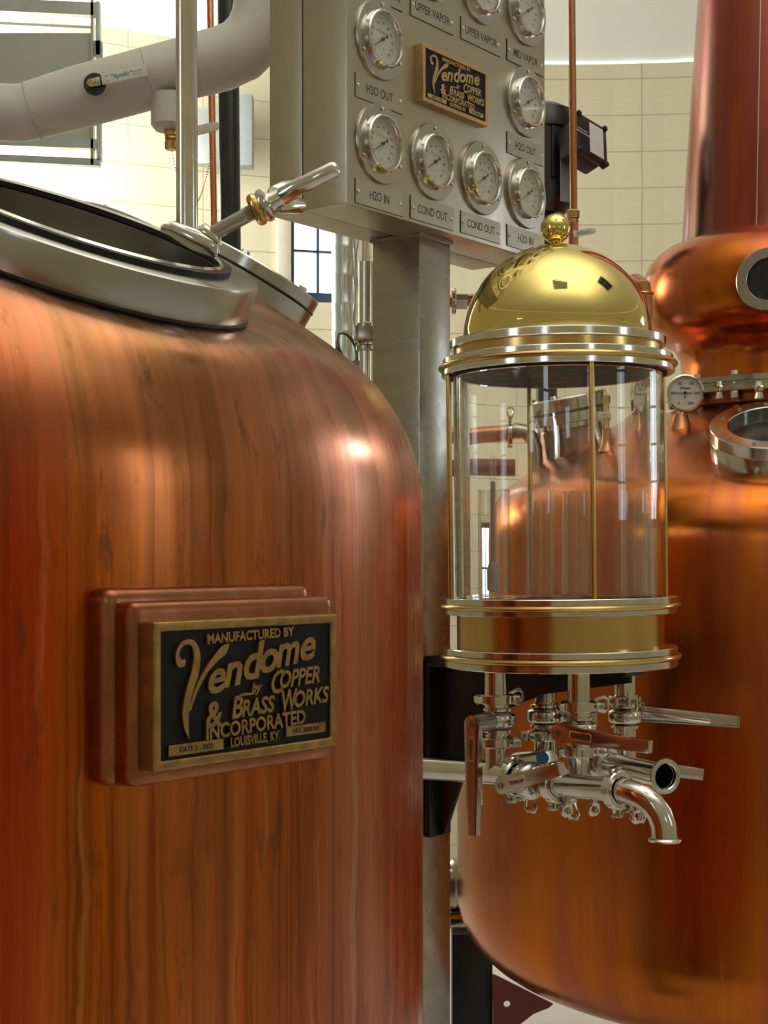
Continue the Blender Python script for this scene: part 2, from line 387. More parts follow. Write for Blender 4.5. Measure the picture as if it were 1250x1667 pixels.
# windows: (angle0, angle1, z0, z1)
def win_px(x0, x1, y0, y1):
    a0, a1 = wang(x1), wang(x0); Y = wall_hit((x0 + x1) / 2)
    return (a0, a1, (HOR - y1) / FPX * Y, (HOR - y0) / FPX * Y)
WINS = [win_px(473, 568, 262, 492), win_px(655, 716, 852, 1075)]
for deg, wd_ in ((-150, .13), (-118, .09), (-72, .09), (-30, .13), (30, .16), (178, .0)):
    if wd_: a = radians(deg); WINS.append((a, a + wd_, 0.6 if wd_ < .1 else .2, 1.25 if wd_ < .1 else 2.0))
def grid_wall(name, A0, A1):
    angs = {A0, A1}; zs = {ZF, ZC}
    k = 0
    a = A0
    while a < A1: angs.add(a); a += radians(3)
    wins = [w for w in WINS if w[0] > A0 and w[1] < A1]
    for w in wins: angs |= {w[0], w[1]}; zs |= {w[2], w[3]}
    angs = sorted(angs); zs = sorted(zs)
    angs = [a for i, a in enumerate(angs) if i == 0 or a - angs[i - 1] > 1e-6]
    g = G()
    vs = []; fs = []; uvs = []
    for i in range(len(angs) - 1):
        for j in range(len(zs) - 1):
            am = (angs[i] + angs[i + 1]) / 2; zm = (zs[j] + zs[j + 1]) / 2
            if any(w[0] < am < w[1] and w[2] < zm < w[3] for w in wins): continue
            q = [(angs[i], zs[j]), (angs[i + 1], zs[j]), (angs[i + 1], zs[j + 1]), (angs[i], zs[j + 1])]
            b = len(vs)
            vs += [(RC.x + RR * cos(t), RC.y + RR * sin(t), z) for t, z in q]
            fs.append([b + 3, b + 2, b + 1, b]); uvs.append([(t * RR + UOFF, z + ZOFF) for t, z in q][::-1])
    g.add(vs, fs, None, uvs)
    # reveals
    for w in wins:
        for r0, t0, t1, z0, z1 in ((0, w[0], w[0], w[2], w[3]), (0, w[1], w[1], w[2], w[3])):
            g.add([(RC.x + rr * cos(t0), RC.y + rr * sin(t0), z) for rr, z in ((RR, z0), (RR + .16, z0), (RR + .16, z1), (RR, z1))], [[0, 1, 2, 3]])
        for z in (w[2], w[3]):
            g.add([(RC.x + rr * cos(t), RC.y + rr * sin(t), z) for rr, t in ((RR, w[0]), (RR + .16, w[0]), (RR + .16, w[1]), (RR, w[1]))], [[0, 1, 2, 3]])
    return struct(g.build(name, WALL))
grid_wall('wall_back', radians(0), radians(180))
grid_wall('wall_front', radians(-180), radians(0))
for k, w in enumerate(WINS):
    am = (w[0] + w[1]) / 2; rr = RR + 0.06; wd = (w[1] - w[0]) * RR; ht = w[3] - w[2]
    o = Vector((RC.x + rr * cos(am), RC.y + rr * sin(am), (w[2] + w[3]) / 2))
    M = frame(o, (-cos(am), -sin(am), 0), (0, 0, 1))      # x up, y sideways, z into the room
    root = struct(thing('window_%d' % (k + 1), 'window', 'window', M)); del root['label'], root['category']
    if k == 0: root['label'] = 'tall narrow window with dark blue muntins on the far wall beside the silver duct'; root['category'] = 'window'
    g = G(M); t = 0.028
    g.box((ht / 2 - t / 2, 0, 0), (t, wd, .05)); g.box((-ht / 2 + t, 0, 0), (t * 2, wd, .06))
    g.box((0, wd / 2 - t / 2, 0), (ht, t, .05)); g.box((0, -wd / 2 + t / 2, 0), (ht, t, .05))
    g.box((0, 0, 0), (ht, .012, .03))
    nr = max(2, int(round(ht / 0.23)))
    for i in range(1, nr): g.box((-ht / 2 + 2 * t + (ht - 3 * t) * i / nr, 0, 0), (.012, wd, .03))
    g.build('window_frame', FRAMEM, root)
    G(M).box((0, 0, 0), (ht - .01, wd - .01, .004)).build('window_pane', PANE, root)
    if k < 1:
        g = G(M); e = 0.075
        for s_ in (-1, 1): g.box((0, s_ * (wd / 2 + e / 2), .07), (ht + .1, e, .03))
        g.build('window_casing', TRIMW, root, bevel=.004)
g = G(); g.lathe([(RR + .3, 0), (0, 0)], T(RC.x, RC.y, ZF), 64); struct(g.build('floor', FLOORM))
g = G(); g.lathe([(RR + .02, ZC), (RR - .5, ZC + .42), (RR - 1.6, ZC + 0.95), (RR - 3.2, ZC + 1.3), (0, ZC + 1.45)], T(RC.x, RC.y, 0), 96); struct(g.build('ceiling', CEIL))

for k, (x_, y_, z_) in enumerate(((.39, 1.3, 3.93), (3.30, 3.0, 3.82))):
    M = frame((x_, y_, z_), (RC.x - x_, RC.y - y_, -6.0))
    g = G(M)
    for s_ in (-1, 1): g.box((s_ * .45, 0, 0), (.06, .9, .06)); g.box((0, s_ * .45, 0), (.9, .06, .06))
    g.box((0, 0, .01), (.05, .9, .05)); g.box((0, 0, .01), (.9, .05, .05))
    o = struct(g.build('window_%d' % (20 + k), FRAMEM))
    o2 = G(M).box((0, 0, -.01), (.88, .88, .01)).build('window_pane', PORT, o)
# ------------------------------------------------------------ makers' plaque (local: x right, y up, z out)
def plaque(M, w, h, rise, frame_mat, letter_mat, field_mat, label, depth, date, num):
    t = thing('maker_plaque', label, 'plaque', M)
    fr = 0.035 * w
    g = G(M)
    outer = [(-w / 2, -h / 2), (w / 2, -h / 2), (w / 2, h / 2), (-w / 2, h / 2)]
    inner = [(x * (1 - 2 * fr / w), y * (1 - 2 * fr / h)) for x, y in outer]
    vs = [(x, y, -depth) for x, y in outer] + [(x, y, 0) for x, y in outer] + [(x, y, 0) for x, y in inner] + [(x, y, -.006) for x, y in inner]
    fs = [[3, 2, 1, 0]]
    for a, b in ((0, 4), (4, 8), (8, 12)):
        for k in range(4): fs.append([a + k, a + (k + 1) % 4, b + (k + 1) % 4, b + k])
    fs.append([12, 13, 14, 15])
    g.add(vs, fs); g.build('frame', frame_mat, t, bevel=.0025 if depth < .022 else .0012, seg=3)
    iw, ih = w - 2 * fr, h - 2 * fr
    G(M).box((0, 0, -.0045), (iw * 1.0, ih * 1.0, .002)).build('enamel_field', field_mat, t)
    def L(u, v): return ((u - .5) * iw, (.5 - v) * ih)
    ez = .0032; z0 = -.0035
    def at(u, v, rot=0): x, y = L(u, v); return T(x, y, z0 + ez / 2) @ Matrix.Rotation(radians(rot), 4, 'Z')
    g = G(M); e2 = ez / 2
    g.text('MANUFACTURED BY', .105 * ih, at(.50, .065, rise * .5), e2, .0005, 0, 1.0, space=1.05)
    # capital V: hooked down-stroke and flag up-stroke
    def sm(pts, n=6):
        out = []
        for i in range(len(pts) - 1):
            p0 = pts[max(i - 1, 0)]; p1 = pts[i]; p2 = pts[i + 1]; p3 = pts[min(i + 2, len(pts) - 1)]
            for k in range(n):
                q = k / n
                out.append(tuple(.5 * ((2 * p1[d]) + (-p0[d] + p2[d]) * q + (2 * p0[d] - 5 * p1[d] + 4 * p2[d] - p3[d]) * q * q + (-p0[d] + 3 * p1[d] - 3 * p2[d] + p3[d]) * q ** 3) for d in range(len(p1))))
        out.append(pts[-1]); return out
    st = sm([(.125, .225, .008), (.112, .255, .03), (.092, .24, .03), (.085, .17, .018), (.115, .10, .018), (.165, .10, .024), (.19, .20, .034), (.178, .34, .04), (.145, .50, .036), (.128, .64, .034), (.132, .76, .022), (.148, .86, .002)])
    g.ribbon([L(a, b) for a, b, c in st], [c * iw for a, b, c in st], z0, z0 + ez)
    st = sm([(.150, .63, .010), (.185, .48, .018), (.235, .34, .020), (.29, .24, .030), (.34, .17, .038), (.37, .125, .004)])
    g.ribbon([L(a, b) for a, b, c in st], [c * iw for a, b, c in st], z0, z0 + ez)
    for ch, u, v, s_, x_ in (('e', .285, .42, .38, 1.12), ('n', .382, .375, .38, 1.12), ('d', .488, .28, .42, 1.05), ('o', .592, .29, .38, 1.12), ('m', .712, .245, .38, .98), ('e', .832, .215, .38, 1.12)):
        g.text(ch, s_ * ih, at(u, v, rise + 3), e2, .0012 * iw / .25, .32, x_)
    g.text('by', .11 * ih, at(.525, .51, rise), e2, .0004, .3); g.ribbon([L(.42, .555), L(.46, .545), L(.53, .55)], [.0005, .003 * iw / .25, .0008], z0, z0 + ez)
    g.text('C', .27 * ih, at(.645, .47, rise), e2, .0006, .3, 0.85)
    g.text('OPPER', .20 * ih, at(.79, .445, rise), e2, .0006, .3, .88)
    g.text('&', .29 * ih, at(.28, .685, rise), e2, .0010, .1, .95)
    g.text('B', .245 * ih, at(.41, .645, rise), e2, .0008, .25, .9); g.text('RASS', .19 * ih, at(.535, .655, rise), e2, .0006, .2, .93)
    g.text('W', .25 * ih, at(.72, .635, rise), e2, .0007, .2, .72); g.text('ORKS', .19 * ih, at(.865, .625, rise), e2, .0006, .2, .93)
    g.text('INCORPORATED', .165 * ih, at(.535, .805, rise * .7), e2, .0005, 0, .95, space=1.0)
    g.text('LOUISVILLE, KY.', .105 * ih, at(.525, .93, rise * .3), e2, .0004, 0, .80)
    g.build('raised_lettering', letter_mat, t)
    for (u, v, ww, tx) in ((.19, .93, .30, date), (.84, .90, .25, num)):
        x, y = L(u, v)
        tg = G(M).box((x, y, z0 + .0012), (ww * iw, .085 * ih, .0024)).build('data_tag', frame_mat, t)
        G(M).text(tx, .06 * ih, T(x, y, z0 + .0026), .0002, 0, 0, 1.0).build('stamped_characters', INK, tg)
    return t

# ------------------------------------------------------------ left copper tank
TC = Vector((-0.949, 2.137, 0)); TR = 1.003
TCM = T(TC.x, TC.y, 0)
def tank_prof():
    th = radians(36); rk = .26; z0 = .06
    pr = [(TR * .2, -1.75), (TR - .12, -1.62), (TR, -1.5), (TR, -1.0), (TR, -.5), (TR, -.25), (TR, -.05), (TR, z0)]
    for k in range(1, 29):
        a = (pi / 2 - th) * k / 28
        pr.append((TR - rk + rk * cos(a), z0 + rk * sin(a)))
    r1, z1 = pr[-1]; Rc = r1 / sin(th)
    for k in range(1, 41):
        a = th * (1 - k / 40)
        pr.append((Rc * sin(a) if k < 40 else 0, z1 + Rc * (cos(a) - cos(th))))
    return pr
TP = tank_prof()
def tank_z(r):
    q = [p for p in TP if p[1] > 0.05]
    for a, b in zip(q, q[1:]):
        if b[0] <= r <= a[0]: return a[1] + (b[1] - a[1]) * (a[0] - r) / max(1e-9, a[0] - b[0])
    return .5
tank = thing('copper_tank', 'large weathered copper tank filling the left side with vertical drip streaks', 'tank', Vector((TC.x, TC.y, -1.8)))
for k in range(4):
    a = k * pi / 2 + .6; G().cyl(.05, -1.9, -1.5, T(TC.x + .75 * cos(a), TC.y + .75 * sin(a), 0), 16).build('leg', STEELB, tank)
# plaque mount on the tank
nt_ = Vector((.78, -.626, 0)).normalized(); dt_ = Vector((.626, .78, 0)).normalized()
PC = Vector((-.1245, 1.4725, 0)) + Vector((0, 0, (HOR - 1118) / FPX * 1.4725))
MM = frame(PC, nt_, dt_)
g = G(MM); g.box((.002, .0, -.045), (.278, .168, .05)); g.build('plaque_mount', COPMOUNT, tank, bevel=.011, seg=4)
g = G(MM); g.box((-.008, .006, -.070), (.278, .180, .056)); g.build('mount_base', COPMOUNT, tank, bevel=.014, seg=4)
plaque(MM @ T(-.003, -.001, 0), .251, .134, 2.5, BRASSD, BRASSD, BLACKE, 'black enamelled brass maker plaque bolted to the left copper tank', .021, 'DATE 3 - 2021', 'NO. 2088768')

# open manway on the tank shoulder
def ray_frame(x, y, Y, ratio, ang):       # plane whose circle shows minor/major = ratio, long axis falling to the right by ang
    w = P(x, y, Y).normalized(); right = Vector((w.y, -w.x, 0)).normalized(); up = right.cross(w)
    n = -w * ratio + (right * sin(radians(ang)) + up * cos(radians(ang))) * sqrt(1 - ratio * ratio)
    return frame(P(x, y, Y), n, right)
MY = 1.70; mr = 305 * MY / FPX
HM = ray_frame(130.5, 367, MY, .125, 15.6)
man = thing('manway_collar', 'wide open stainless manway collar on the shoulder of the left tank', 'manway', HM)
ht = .042
g = G(); g.lathe(TP, TCM, 256, -pi, pi, uvr=TR)
HI = HM.inverted(); kill = set()
for i, v in enumerate(g.v):
    q = HI @ v
    if q.z < -.5 or v.z < 0: continue
    r_ = sqrt(q.x ** 2 + q.y ** 2) / mr
    if r_ < .84: kill.add(i)
    if r_ < 1.55:
        t_ = max(0, min(1, (r_ - 1.03) / .52)); w_ = 1 - t_ * t_ * (3 - 2 * t_)
        g.v[i] = HM @ Vector((q.x, q.y, q.z * (1 - w_) + (-ht - .004) * w_))
nf_ = []; nu_ = {}
for i, f in enumerate(g.f):
    if any(k in kill for k in f): continue
    if i in g.uv: nu_[len(nf_)] = g.uv[i]
    nf_.append(f)
g.f = nf_; g.uv = nu_
g.build('shell', COPPER_L, tank)
G(HM).lathe([(mr * .775, -.095), (mr * .775, -.002), (mr * .785, 0), (mr - .004, 0), (mr - .0012, -.0015), (mr, -.006), (mr - .001, -ht), (mr - .02, -ht), (mr - .02, -.095)], None, 128).build('collar_ring', RINGM, man)
g = G(HM); g.torus(mr - .003, .0038, None, 96, 8, -ht - .0015); g.build('weld_seal', RUBBER, man)
g = G(HM); g.lathe([(mr * .775, .0), (mr * .775, .006), (mr * .835, .006), (mr * .835, .0)], None, 96); g.build('gasket', RUBBER, man)
g = G(HM); g.lathe([(mr * .79, .0065), (mr * .775, .009), (mr * .765, .0065)], None, 96); g.build('gasket_lip', STEEL, man)
g = G(HM); g.lathe([(mr * .775, -.062), (mr * .72, -.066), (mr * .72, -.070), (mr * .775, -.073)], None, 96); g.build('interior_shade_ring', RUBBER, man)  # black ring painted in for the shade deep inside the tank
G(HM).disc(mr * .78, -.09, None, 64).build('bounce_disc', VBOUNCE, man)  # added disc across the opening, kept pale to brighten the collar's inner wall

def port_ring(name, label, M, r, h, band=True, bolts=0, mat=RINGM, glass_r=.7):
    t = thing(name, label, 'port', M)
    G(M).lathe([(r * glass_r, 0), (r * glass_r, h - .002), (r * glass_r + .002, h), (r - .002, h), (r, h - .002), (r, h * .55), (r - .0015, h * .53), (r, h * .5), (r, -.045), (r - .01, -.05)], None, 72).build('flange', mat, t)
    G(M).lathe([(0, h * .72), (r * glass_r, h * .72), (r * glass_r, h * .5)], None, 48).build('sight_glass', PORT, t)
    if band: G(M).torus(r - .0008, .0022, None, 72, 6, h * .52).build('gasket_line', RUBBER, t)
    for k in range(bolts):
        a = 2 * pi * k / bolts + .2; rm = r * (1 + glass_r) / 2
        G(M).cyl(.006, h, h + .005, T(rm * cos(a), rm * sin(a), 0), 6).build('bolt', STEEL, t)
    return t
def tank_port(x, y, Y, dr=0.0):
    p = P(x, y, Y); r = Vector((p.x - TC.x, p.y - TC.y, 0)).length
    ph = atan2(p.y - TC.y, p.x - TC.x); e = .03
    sl = atan2(tank_z(r - e) - tank_z(r + e), 2 * e)
    o = Vector((TC.x + r * cos(ph), TC.y + r * sin(ph), tank_z(r)))
    return frame(o, (sin(sl) * cos(ph), sin(sl) * sin(ph), cos(sl)))
M2 = tank_port(400, 480, 2.08)
port_ring('sight_port', 'round two-part stainless port behind the manway, right shoulder of left tank', M2, .092, .038, True, 5)
M3 = tank_port(205, 400, 2.35)
port_ring('sight_port', 'low stainless port far behind the manway on top of left tank', M3, .125, .045, False, 6)

# clamp with star knob
cl = thing('manway_clamp', 'threaded manway clamp with brass collar and barred steel hand knob', 'clamp', P(340, 392, 1.72))
def dpt(x, y, Y=1.72): return P(x, y, Y)
a, b = dpt(318, 396), dpt(402, 350)
g = G(); g.tube([a, b], .0085, 16); g.build('rod', STEELB, cl)
g = G(); g.tube([dpt(398, 352), dpt(424, 338)], .0082, 16)
dv = (dpt(424, 338) - dpt(398, 352)); M = frame(dpt(398, 352), dv)
for k in range(9): g.torus(.0083, .0009, M, 16, 5, .0018 + k * .0022)
g.build('thread', STEELB, cl)
Mk = frame(dpt(418, 341), dpt(455, 322) - dpt(418, 341))
G(Mk).torus(.0125, .0065, None, 28, 12, 0).build('brass_collar', BRASSB, cl)
g = G(Mk); g.lathe([(0, .003), (.015, .003), (.019, .008), (.019, .013), (.012, .016), (.010, .022), (.010, .045), (0, .047)], None, 32); g.build('knob_hub', STEEL, cl)
kb = dpt(452, 322)
for e_, s0 in ((dpt(551, 272, 1.66), dpt(456, 320, 1.68)), (dpt(478, 300, 1.80), dpt(446, 316, 1.74)), (dpt(492, 335, 1.76), dpt(450, 334, 1.72))):
    d = (e_ - s0); pts = [s0, s0 + d * .03, e_ - d.normalized() * .005, e_ - d.normalized() * .0015, e_]
    G().tube(pts, [.0075, .0092, .0088, .0065, .002], 18).build('grip_bar', STEEL, cl)
g = G(); g.tube([dpt(262, 372), dpt(280, 372), dpt(300, 382), dpt(322, 392), dpt(345, 404), dpt(352, 416)], [.004, .009, .011, .013, .011, .005], 12)
g.tube([dpt(312, 380), dpt(332, 378), dpt(350, 390), dpt(356, 402)], [.005, .010, .009, .004], 12); g.build('clevis', STEEL, cl)
G().tube([dpt(268, 370), dpt(300, 376)], .007, 10).build('hinge_pin', STEEL, cl); G().ball(.009, T(*dpt(345, 400))).build('round_nut', STEEL, cl)

# spray pipe standing on the tank
sp = P(305, 420, 2.0); top = P(303, -60, 2.0)
g = G(); g.tube([sp - Vector((0, 0, .05)), Vector((top.x, top.y, top.z))], .0142, 24)
tag(g.build('upright_pipe', STEEL), 'tall polished stainless pipe rising from the top of the left tank', 'pipe')

# ------------------------------------------------------------ instrument panel
pd = Vector((.602, .799, 0)).normalized(); pn = Vector((.799, -.602, 0)).normalized(); P0 = Vector((-.0805, 3.3, 0))
PM = frame(P0, pn, pd)            # x along the front to the right, y = up, z out of the front
# frame(): y = z cross x
assert (PM.to_3x3() @ Vector((0, 1, 0))).z > .9
ZB = .758; PT = 1.75
cab = thing('instrument_cabinet', 'satin stainless instrument cabinet holding rows of round dial gauges', 'cabinet', PM @ T(0, ZB, 0))
g = G(PM); g.box((.4115, (ZB + PT) / 2, -.0615), (.823, PT - ZB, .123)); g.build('front_box', PANEL, cab, bevel=.004)
g = G(PM); g.box((.4115, (ZB + PT) / 2 + .002, -.176), (.815, PT - ZB, .096)); g.build('rear_box', PANEL, cab, bevel=.004)
g = G(PM); g.box((.4115, (ZB + PT) / 2, -.1255), (.817, PT - ZB - .004, .005)); g.build('door_gasket', RUBBER, cab)

# post
CP = Vector((.0835, 3.6, 0)); CM = frame(CP, pn, pd)
post = thing('steel_post', 'square brushed stainless post carrying the instrument cabinet', 'post', CM @ T(.0635, ZF, -.07))
g = G(CM); g.box((.0635, (ZB + ZF) / 2, -.0695), (.127, ZB - ZF, .139)); g.build('post_tube', STEELB, post, bevel=.003)
g = G(CM); g.box((.0635, ZB - .004, -.0695), (.137, .008, .149)); g.build('cap_weld', STEELB, post)
g = G(CM); g.box((.0635, ZF + .006, -.0695), (.26, .012, .26)); g.build('foot_plate', STEELB, post)

# gauge prototype (local: z out, y up, x right)
def dial_marks(g, r, nums, ticks=48, a0=225, a1=-45, size=.12):
    for k in range(ticks + 1):
        a = radians(a0 + (a1 - a0) * k / ticks); L_ = .1 if k % 4 == 0 else .05
        g.box((r * (.93 - L_ / 2), 0, 0), (r * L_, r * .014, .0002), Matrix.Rotation(a, 4, 'Z'))
    for tx, a in nums:
        aa = radians(a); g.text(tx, size * r * 1.15, T(r * .70 * cos(aa), r * .70 * sin(aa), 0), 0, .0002, 0, .9)
def make_gauge(label, M, group):
    t = thing('dial_gauge', label, 'gauge', M, group)
    g = G(); g.lathe([(.0, .0), (.088, 0), (.088, .006), (.0865, .0085), (.065, .0085), (.064, .006)], None, 72)
    g.build('flange_ring', RINGM, t, world=False)
    g = G(); g.lathe([(.065, .008), (.0635, .015), (.0635, .020), (.061, .0225), (.0575, .0225), (.0565, .019), (.0545, .0165), (.0545, .0070), (.0, .0070)], None, 72)
    g.build('bezel', STEEL, t, world=False)
    G().lathe([(0, .0072), (.0543, .0072)], None, 48).build('dial_face', DIALM, t, world=False)
    g = G(T(0, 0, .0076))
    dial_marks(g, .053, [('0', 215), ('20', 195), ('40', 172), ('60', 150), ('160', 112), ('170', 82), ('180', 52), ('190', 28), ('200', 2), ('210', -22), ('220', -48)])
    g.text('F', .007, T(0, -.034, 0), 0, .0002); g.text('1', .0055, T(-.008, -.020, 0)); g.text('ANSI', .0042, T(.008, -.020, 0))
    g.build('dial_markings', INK, t, world=False)
    G(T(0, .018, .0076)).text('Winters', .0105, None, 0, .0002, .2, 1.1).build('red_dial_lettering', REDINK, t, world=False)
    R_ = Matrix.Rotation(radians(212), 4, 'Z')
    g = G(T(0, 0, .011) @ R_); g.prism([(-.020, -.0045), (-.014, -.0015), (.040, -.0006), (.040, .0006), (-.014, .0015), (-.020, .0045)], 0, .001); g.cyl(.004, -.003, .002, None, 12)
    g.build('needle', INK, t, world=False)
    G().lathe([(0, .0205), (.0560, .0205), (.0560, .0195), (0, .0195)], None, 48).build('glass_cover', PANE, t, world=False)
    for a in (90, 210, 330):
        aa = radians(a); G(T(.077 * cos(aa), .077 * sin(aa), .0098)).lathe([(.0042, 0), (.004, .0018), (.0022, .003), (0, .003)], None, 10).build('screw', STEEL, t, world=False)
    return t
cols = [.1157, .3187, .5220, .7262]
rowz = [.909, 1.139, 1.370]
GRP = 'round dial gauges on the instrument cabinet'
gl = [(0, 0, 'bottom-left dial gauge above the H2O IN tag, left end of the lowest row'),
      (1, 0, 'second dial gauge of the lowest row, above the left COND OUT tag'),
      (2, 0, 'third dial gauge of the lowest row, above the right COND OUT tag'),
      (3, 0, 'dial gauge at right end of lowest row, just above the brass dome'),
      (0, 1, 'dial gauge left of the black plaque, above the H2O OUT tag'),
      (3, 1, 'dial gauge right of the black plaque, above the right H2O OUT tag'),
      (1, 2, 'dial gauge above the left UPPER VAPOR tag, mostly cut by the photo top'),
      (2, 2, 'dial gauge above the right UPPER VAPOR tag, partly cut by the photo top'),
      (3, 2, 'dial gauge above the MID VAPOR tag at upper right of the cabinet')]
proto = None
for c_, r_, lab in gl:
    M = PM @ T(cols[c_], rowz[r_] + .002 * c_, .0003)
    if proto is None: proto = make_gauge(lab, M, GRP)
    else:
        q = copy_tree(proto); q.matrix_world = M; q['label'] = lab; WM[q.name] = M
# tags
def name_tag(c_, z, tx, lab):
    M = PM @ T(cols[c_], z, 0)
    t = thing('name_tag', lab, 'tag', M, 'engraved name tags under the gauges')
    w, h = .172, .052
    G().box((0, 0, .0008), (w, h, .0016)).build('tag_plate', PANEL, t, world=False)
    g = G(T(0, 0, .0017)); g.text(tx, .0275, T(0, .001, 0), .0001, .00015, 0, .80)
    g.build('engraved_text', INK, t, world=False)
    g = G(T(0, 0, .0010)); g.box((-w / 2 - .0006, 0, 0), (.0018, h, .0014)); g.box((0, -h / 2 - .0006, 0), (w, .0014, .0014)); g.build('etched_border', INK, t, world=False)  # dark etched line along the tag's left and bottom edges
    for s_ in (-1, 1): G(T(s_ * (w / 2 - .009), .0, .0016)).lathe([(.005, 0), (.0046, .002), (.0025, .0036), (0, .0036)], None, 10).build('screw', STEEL, t, world=False)
for c_, r_, tx, lab in ((0, 0, 'H2O IN', 'engraved steel H2O IN tag at the bottom-left of the cabinet'), (1, 0, 'COND OUT', 'left one of two engraved COND OUT tags, under the second gauge'),
                        (2, 0, 'COND OUT', 'right one of two engraved COND OUT tags, under the third gauge'), (3, 0, 'H2O IN', 'engraved H2O IN tag at the bottom-right corner beside the brass ball'),
                        (0, 1, 'H2O OUT', 'engraved H2O OUT tag under the gauge left of the plaque'), (3, 1, 'H2O OUT', 'engraved H2O OUT tag under the gauge right of the plaque'),
                        (1, 2, 'UPPER VAPOR', 'left engraved UPPER VAPOR tag, above the plaque'), (2, 2, 'UPPER VAPOR', 'right engraved UPPER VAPOR tag'),
                        (3, 2, 'MID VAPOR', 'engraved MID VAPOR tag near the right edge of the cabinet'), (0, 2, 'LOWER VAPOR', 'engraved vapor tag cut by the photo top, upper left of the cabinet')):
    name_tag(c_, rowz[r_] + .002 * c_ - .118, tx, lab)
plaque(PM @ T(.384, 1.100, .024), .268, .132, 2.0, BRONZE, BRONZE, BLACKE, 'small black and bronze maker plaque in the middle of the instrument cabinet', .024, 'DATE 3 - 2021', 'NO. 2088768')

# ------------------------------------------------------------ spirit safe
SX, SY = .388, 3.4
K = SY / FPX
def sz(y): return (HOR - y) * K
tilt = Matrix.Rotation(radians(-.65), 4, 'Y')
SM = T(SX, SY, 0) @ tilt
safe = thing('spirit_safe', 'glass spirit safe with polished brass dome and ball finial', 'spirit safe', SM @ T(0, 0, sz(1085)))
def flange(g, z0, z1, r, ri): g.ring(ri, r, z0, z1, None, 128, .0015)
r_gl = 170 * K
dome = [(152 * K + .004, sz(556))] + [(152.5 * K * cos(radians(a)), sz(552) + 153 * K * sin(radians(a))) for a in range(0, 90, 5)] + [(0, sz(552) + 153 * K)]
dm = G(SM).lathe(dome, None, 96).build('dome', BRASS, safe)
g = G(SM); g.ball(24.5 * K, None, 32, sz(372)); g.lathe([(.012, sz(404)), (.016, sz(399)), (.011, sz(396)), (.011, sz(394))], None, 24); g.build('ball_finial', BRASS, dm)
g = G(SM); flange(g, sz(568), sz(555), 175 * K, .15); g.build('dome_flange', STEEL, safe)
G(SM).lathe([(168 * K, sz(586)), (168 * K, sz(568))], None, 96).build('upper_brass_band', BRASSB, safe)
g = G(SM); flange(g, sz(595), sz(584), 186 * K, .10); flange(g, sz(612), sz(601), 188 * K, .10); g.lathe([(0, sz(600)), (.2, sz(600)), (.2, sz(603)), (0, sz(603))], None, 64)
g.build('top_flange', STEEL, safe)
g = G(SM); g.torus(189 * K, 4.5 * K, None, 96, 10, sz(598)); g.lathe([(.2, sz(602.5)), (184 * K, sz(602.5)), (184 * K, sz(593.5)), (.2, sz(593.5))], None, 96); g.build('upper_brass_bead', BRASSB, safe)
G(SM).lathe([(0, sz(614)), (177 * K, sz(614)), (177 * K, sz(612)), (0, sz(612))], None, 96).build('top_seal', RUBBER, safe)
zt, zb = sz(614.5), sz(969)
tg = .016
G(SM).lathe([(r_gl, zb), (r_gl, zt), (r_gl - tg, zt), (r_gl - tg, zb), (r_gl, zb)], None, 160).build('glass_cylinder', GLASS, safe)
g = G(SM); flange(g, sz(982), sz(971), 189 * K, .05); flange(g, sz(998), sz(989), 188 * K, .05); g.lathe([(0, sz(974)), (.2, sz(974)), (.2, sz(978)), (0, sz(978))], None, 64); g.build('middle_flange', STEEL, safe)
g = G(SM); g.torus(190 * K, 4.5 * K, None, 96, 10, sz(985.5)); g.lathe([(.1, sz(982)), (184 * K, sz(982)), (184 * K, sz(989)), (.1, sz(989))], None, 96); g.build('middle_brass_bead', BRASSB, safe)
G(SM).lathe([(168 * K, sz(1056)), (168 * K, sz(998))], None, 96).build('lower_brass_band', BRASSB, safe)
g = G(SM); flange(g, sz(1063), sz(1052), 189 * K, .05); flange(g, sz(1083), sz(1071), 189 * K, 0.0001); g.build('bottom_flange', STEEL, safe)
g = G(SM); g.torus(190.5 * K, 4.5 * K, None, 96, 10, sz(1067)); g.lathe([(.1, sz(1063)), (184 * K, sz(1063)), (184 * K, sz(1071)), (.1, sz(1071))], None, 96); g.build('bottom_brass_bead', BRASSB, safe)
for k in range(4):
    a = radians(-80 + 90 * k); rr = 181 * K
    G(SM).cyl(4.4 * K, sz(972), sz(604), T(rr * cos(a), rr * sin(a), 0), 14).build('tie_rod', BRASSB, safe)
g = G(SM); g.lathe([(0, sz(972)), (.20, sz(972)), (.20, sz(971)), (0, sz(971))], None, 64)
g.build('collecting_tray', STEELB, safe)
g = G(SM)
for k in range(10): g.box((-.10 + .03 * k, -.12 + .02 * (k % 2), sz(970.6)), (.02, .05, .001))
g.build('drain_slots', RUBBER, safe)

# test cylinders standing in the safe
def test_cyl(px, yb, Y, lab, hyd=False, w=50):
    p = P(px, 968, Y); p.z = sz(970.5) + .0008 + (px - 910) * K * sin(radians(.65)); r = w / 2 * Y / FPX; h = 170 * K
    t = thing('test_cylinder', lab, 'cylinder', p, 'clear test cylinders inside the spirit safe')
    G(T(*p)).lathe([(0, 0), (r, 0), (r, h), (r - .003, h), (r - .003, .004), (0, .004)], None, 48).build('glass_tube', THIN, t)
    G(T(*p)).torus(r - .0015, .0016, None, 40, 6, h).build('rim', THIN, t)
    return p, r
test_cyl(806, 0, 3.33, 'clear glass test cylinder at left in the safe, holding a hydrometer')
test_cyl(880, 0, 3.36, 'clear glass test cylinder second from the left in the safe', w=46)
test_cyl(938, 0, 3.45, 'clear glass test cylinder third from the left, behind the front brass rod', w=46)
test_cyl(1034, 0, 3.40, 'clear glass test cylinder at the far right in the safe', w=46)
hp = P(804, 968, 3.33); hp.z = sz(968.5) + .008
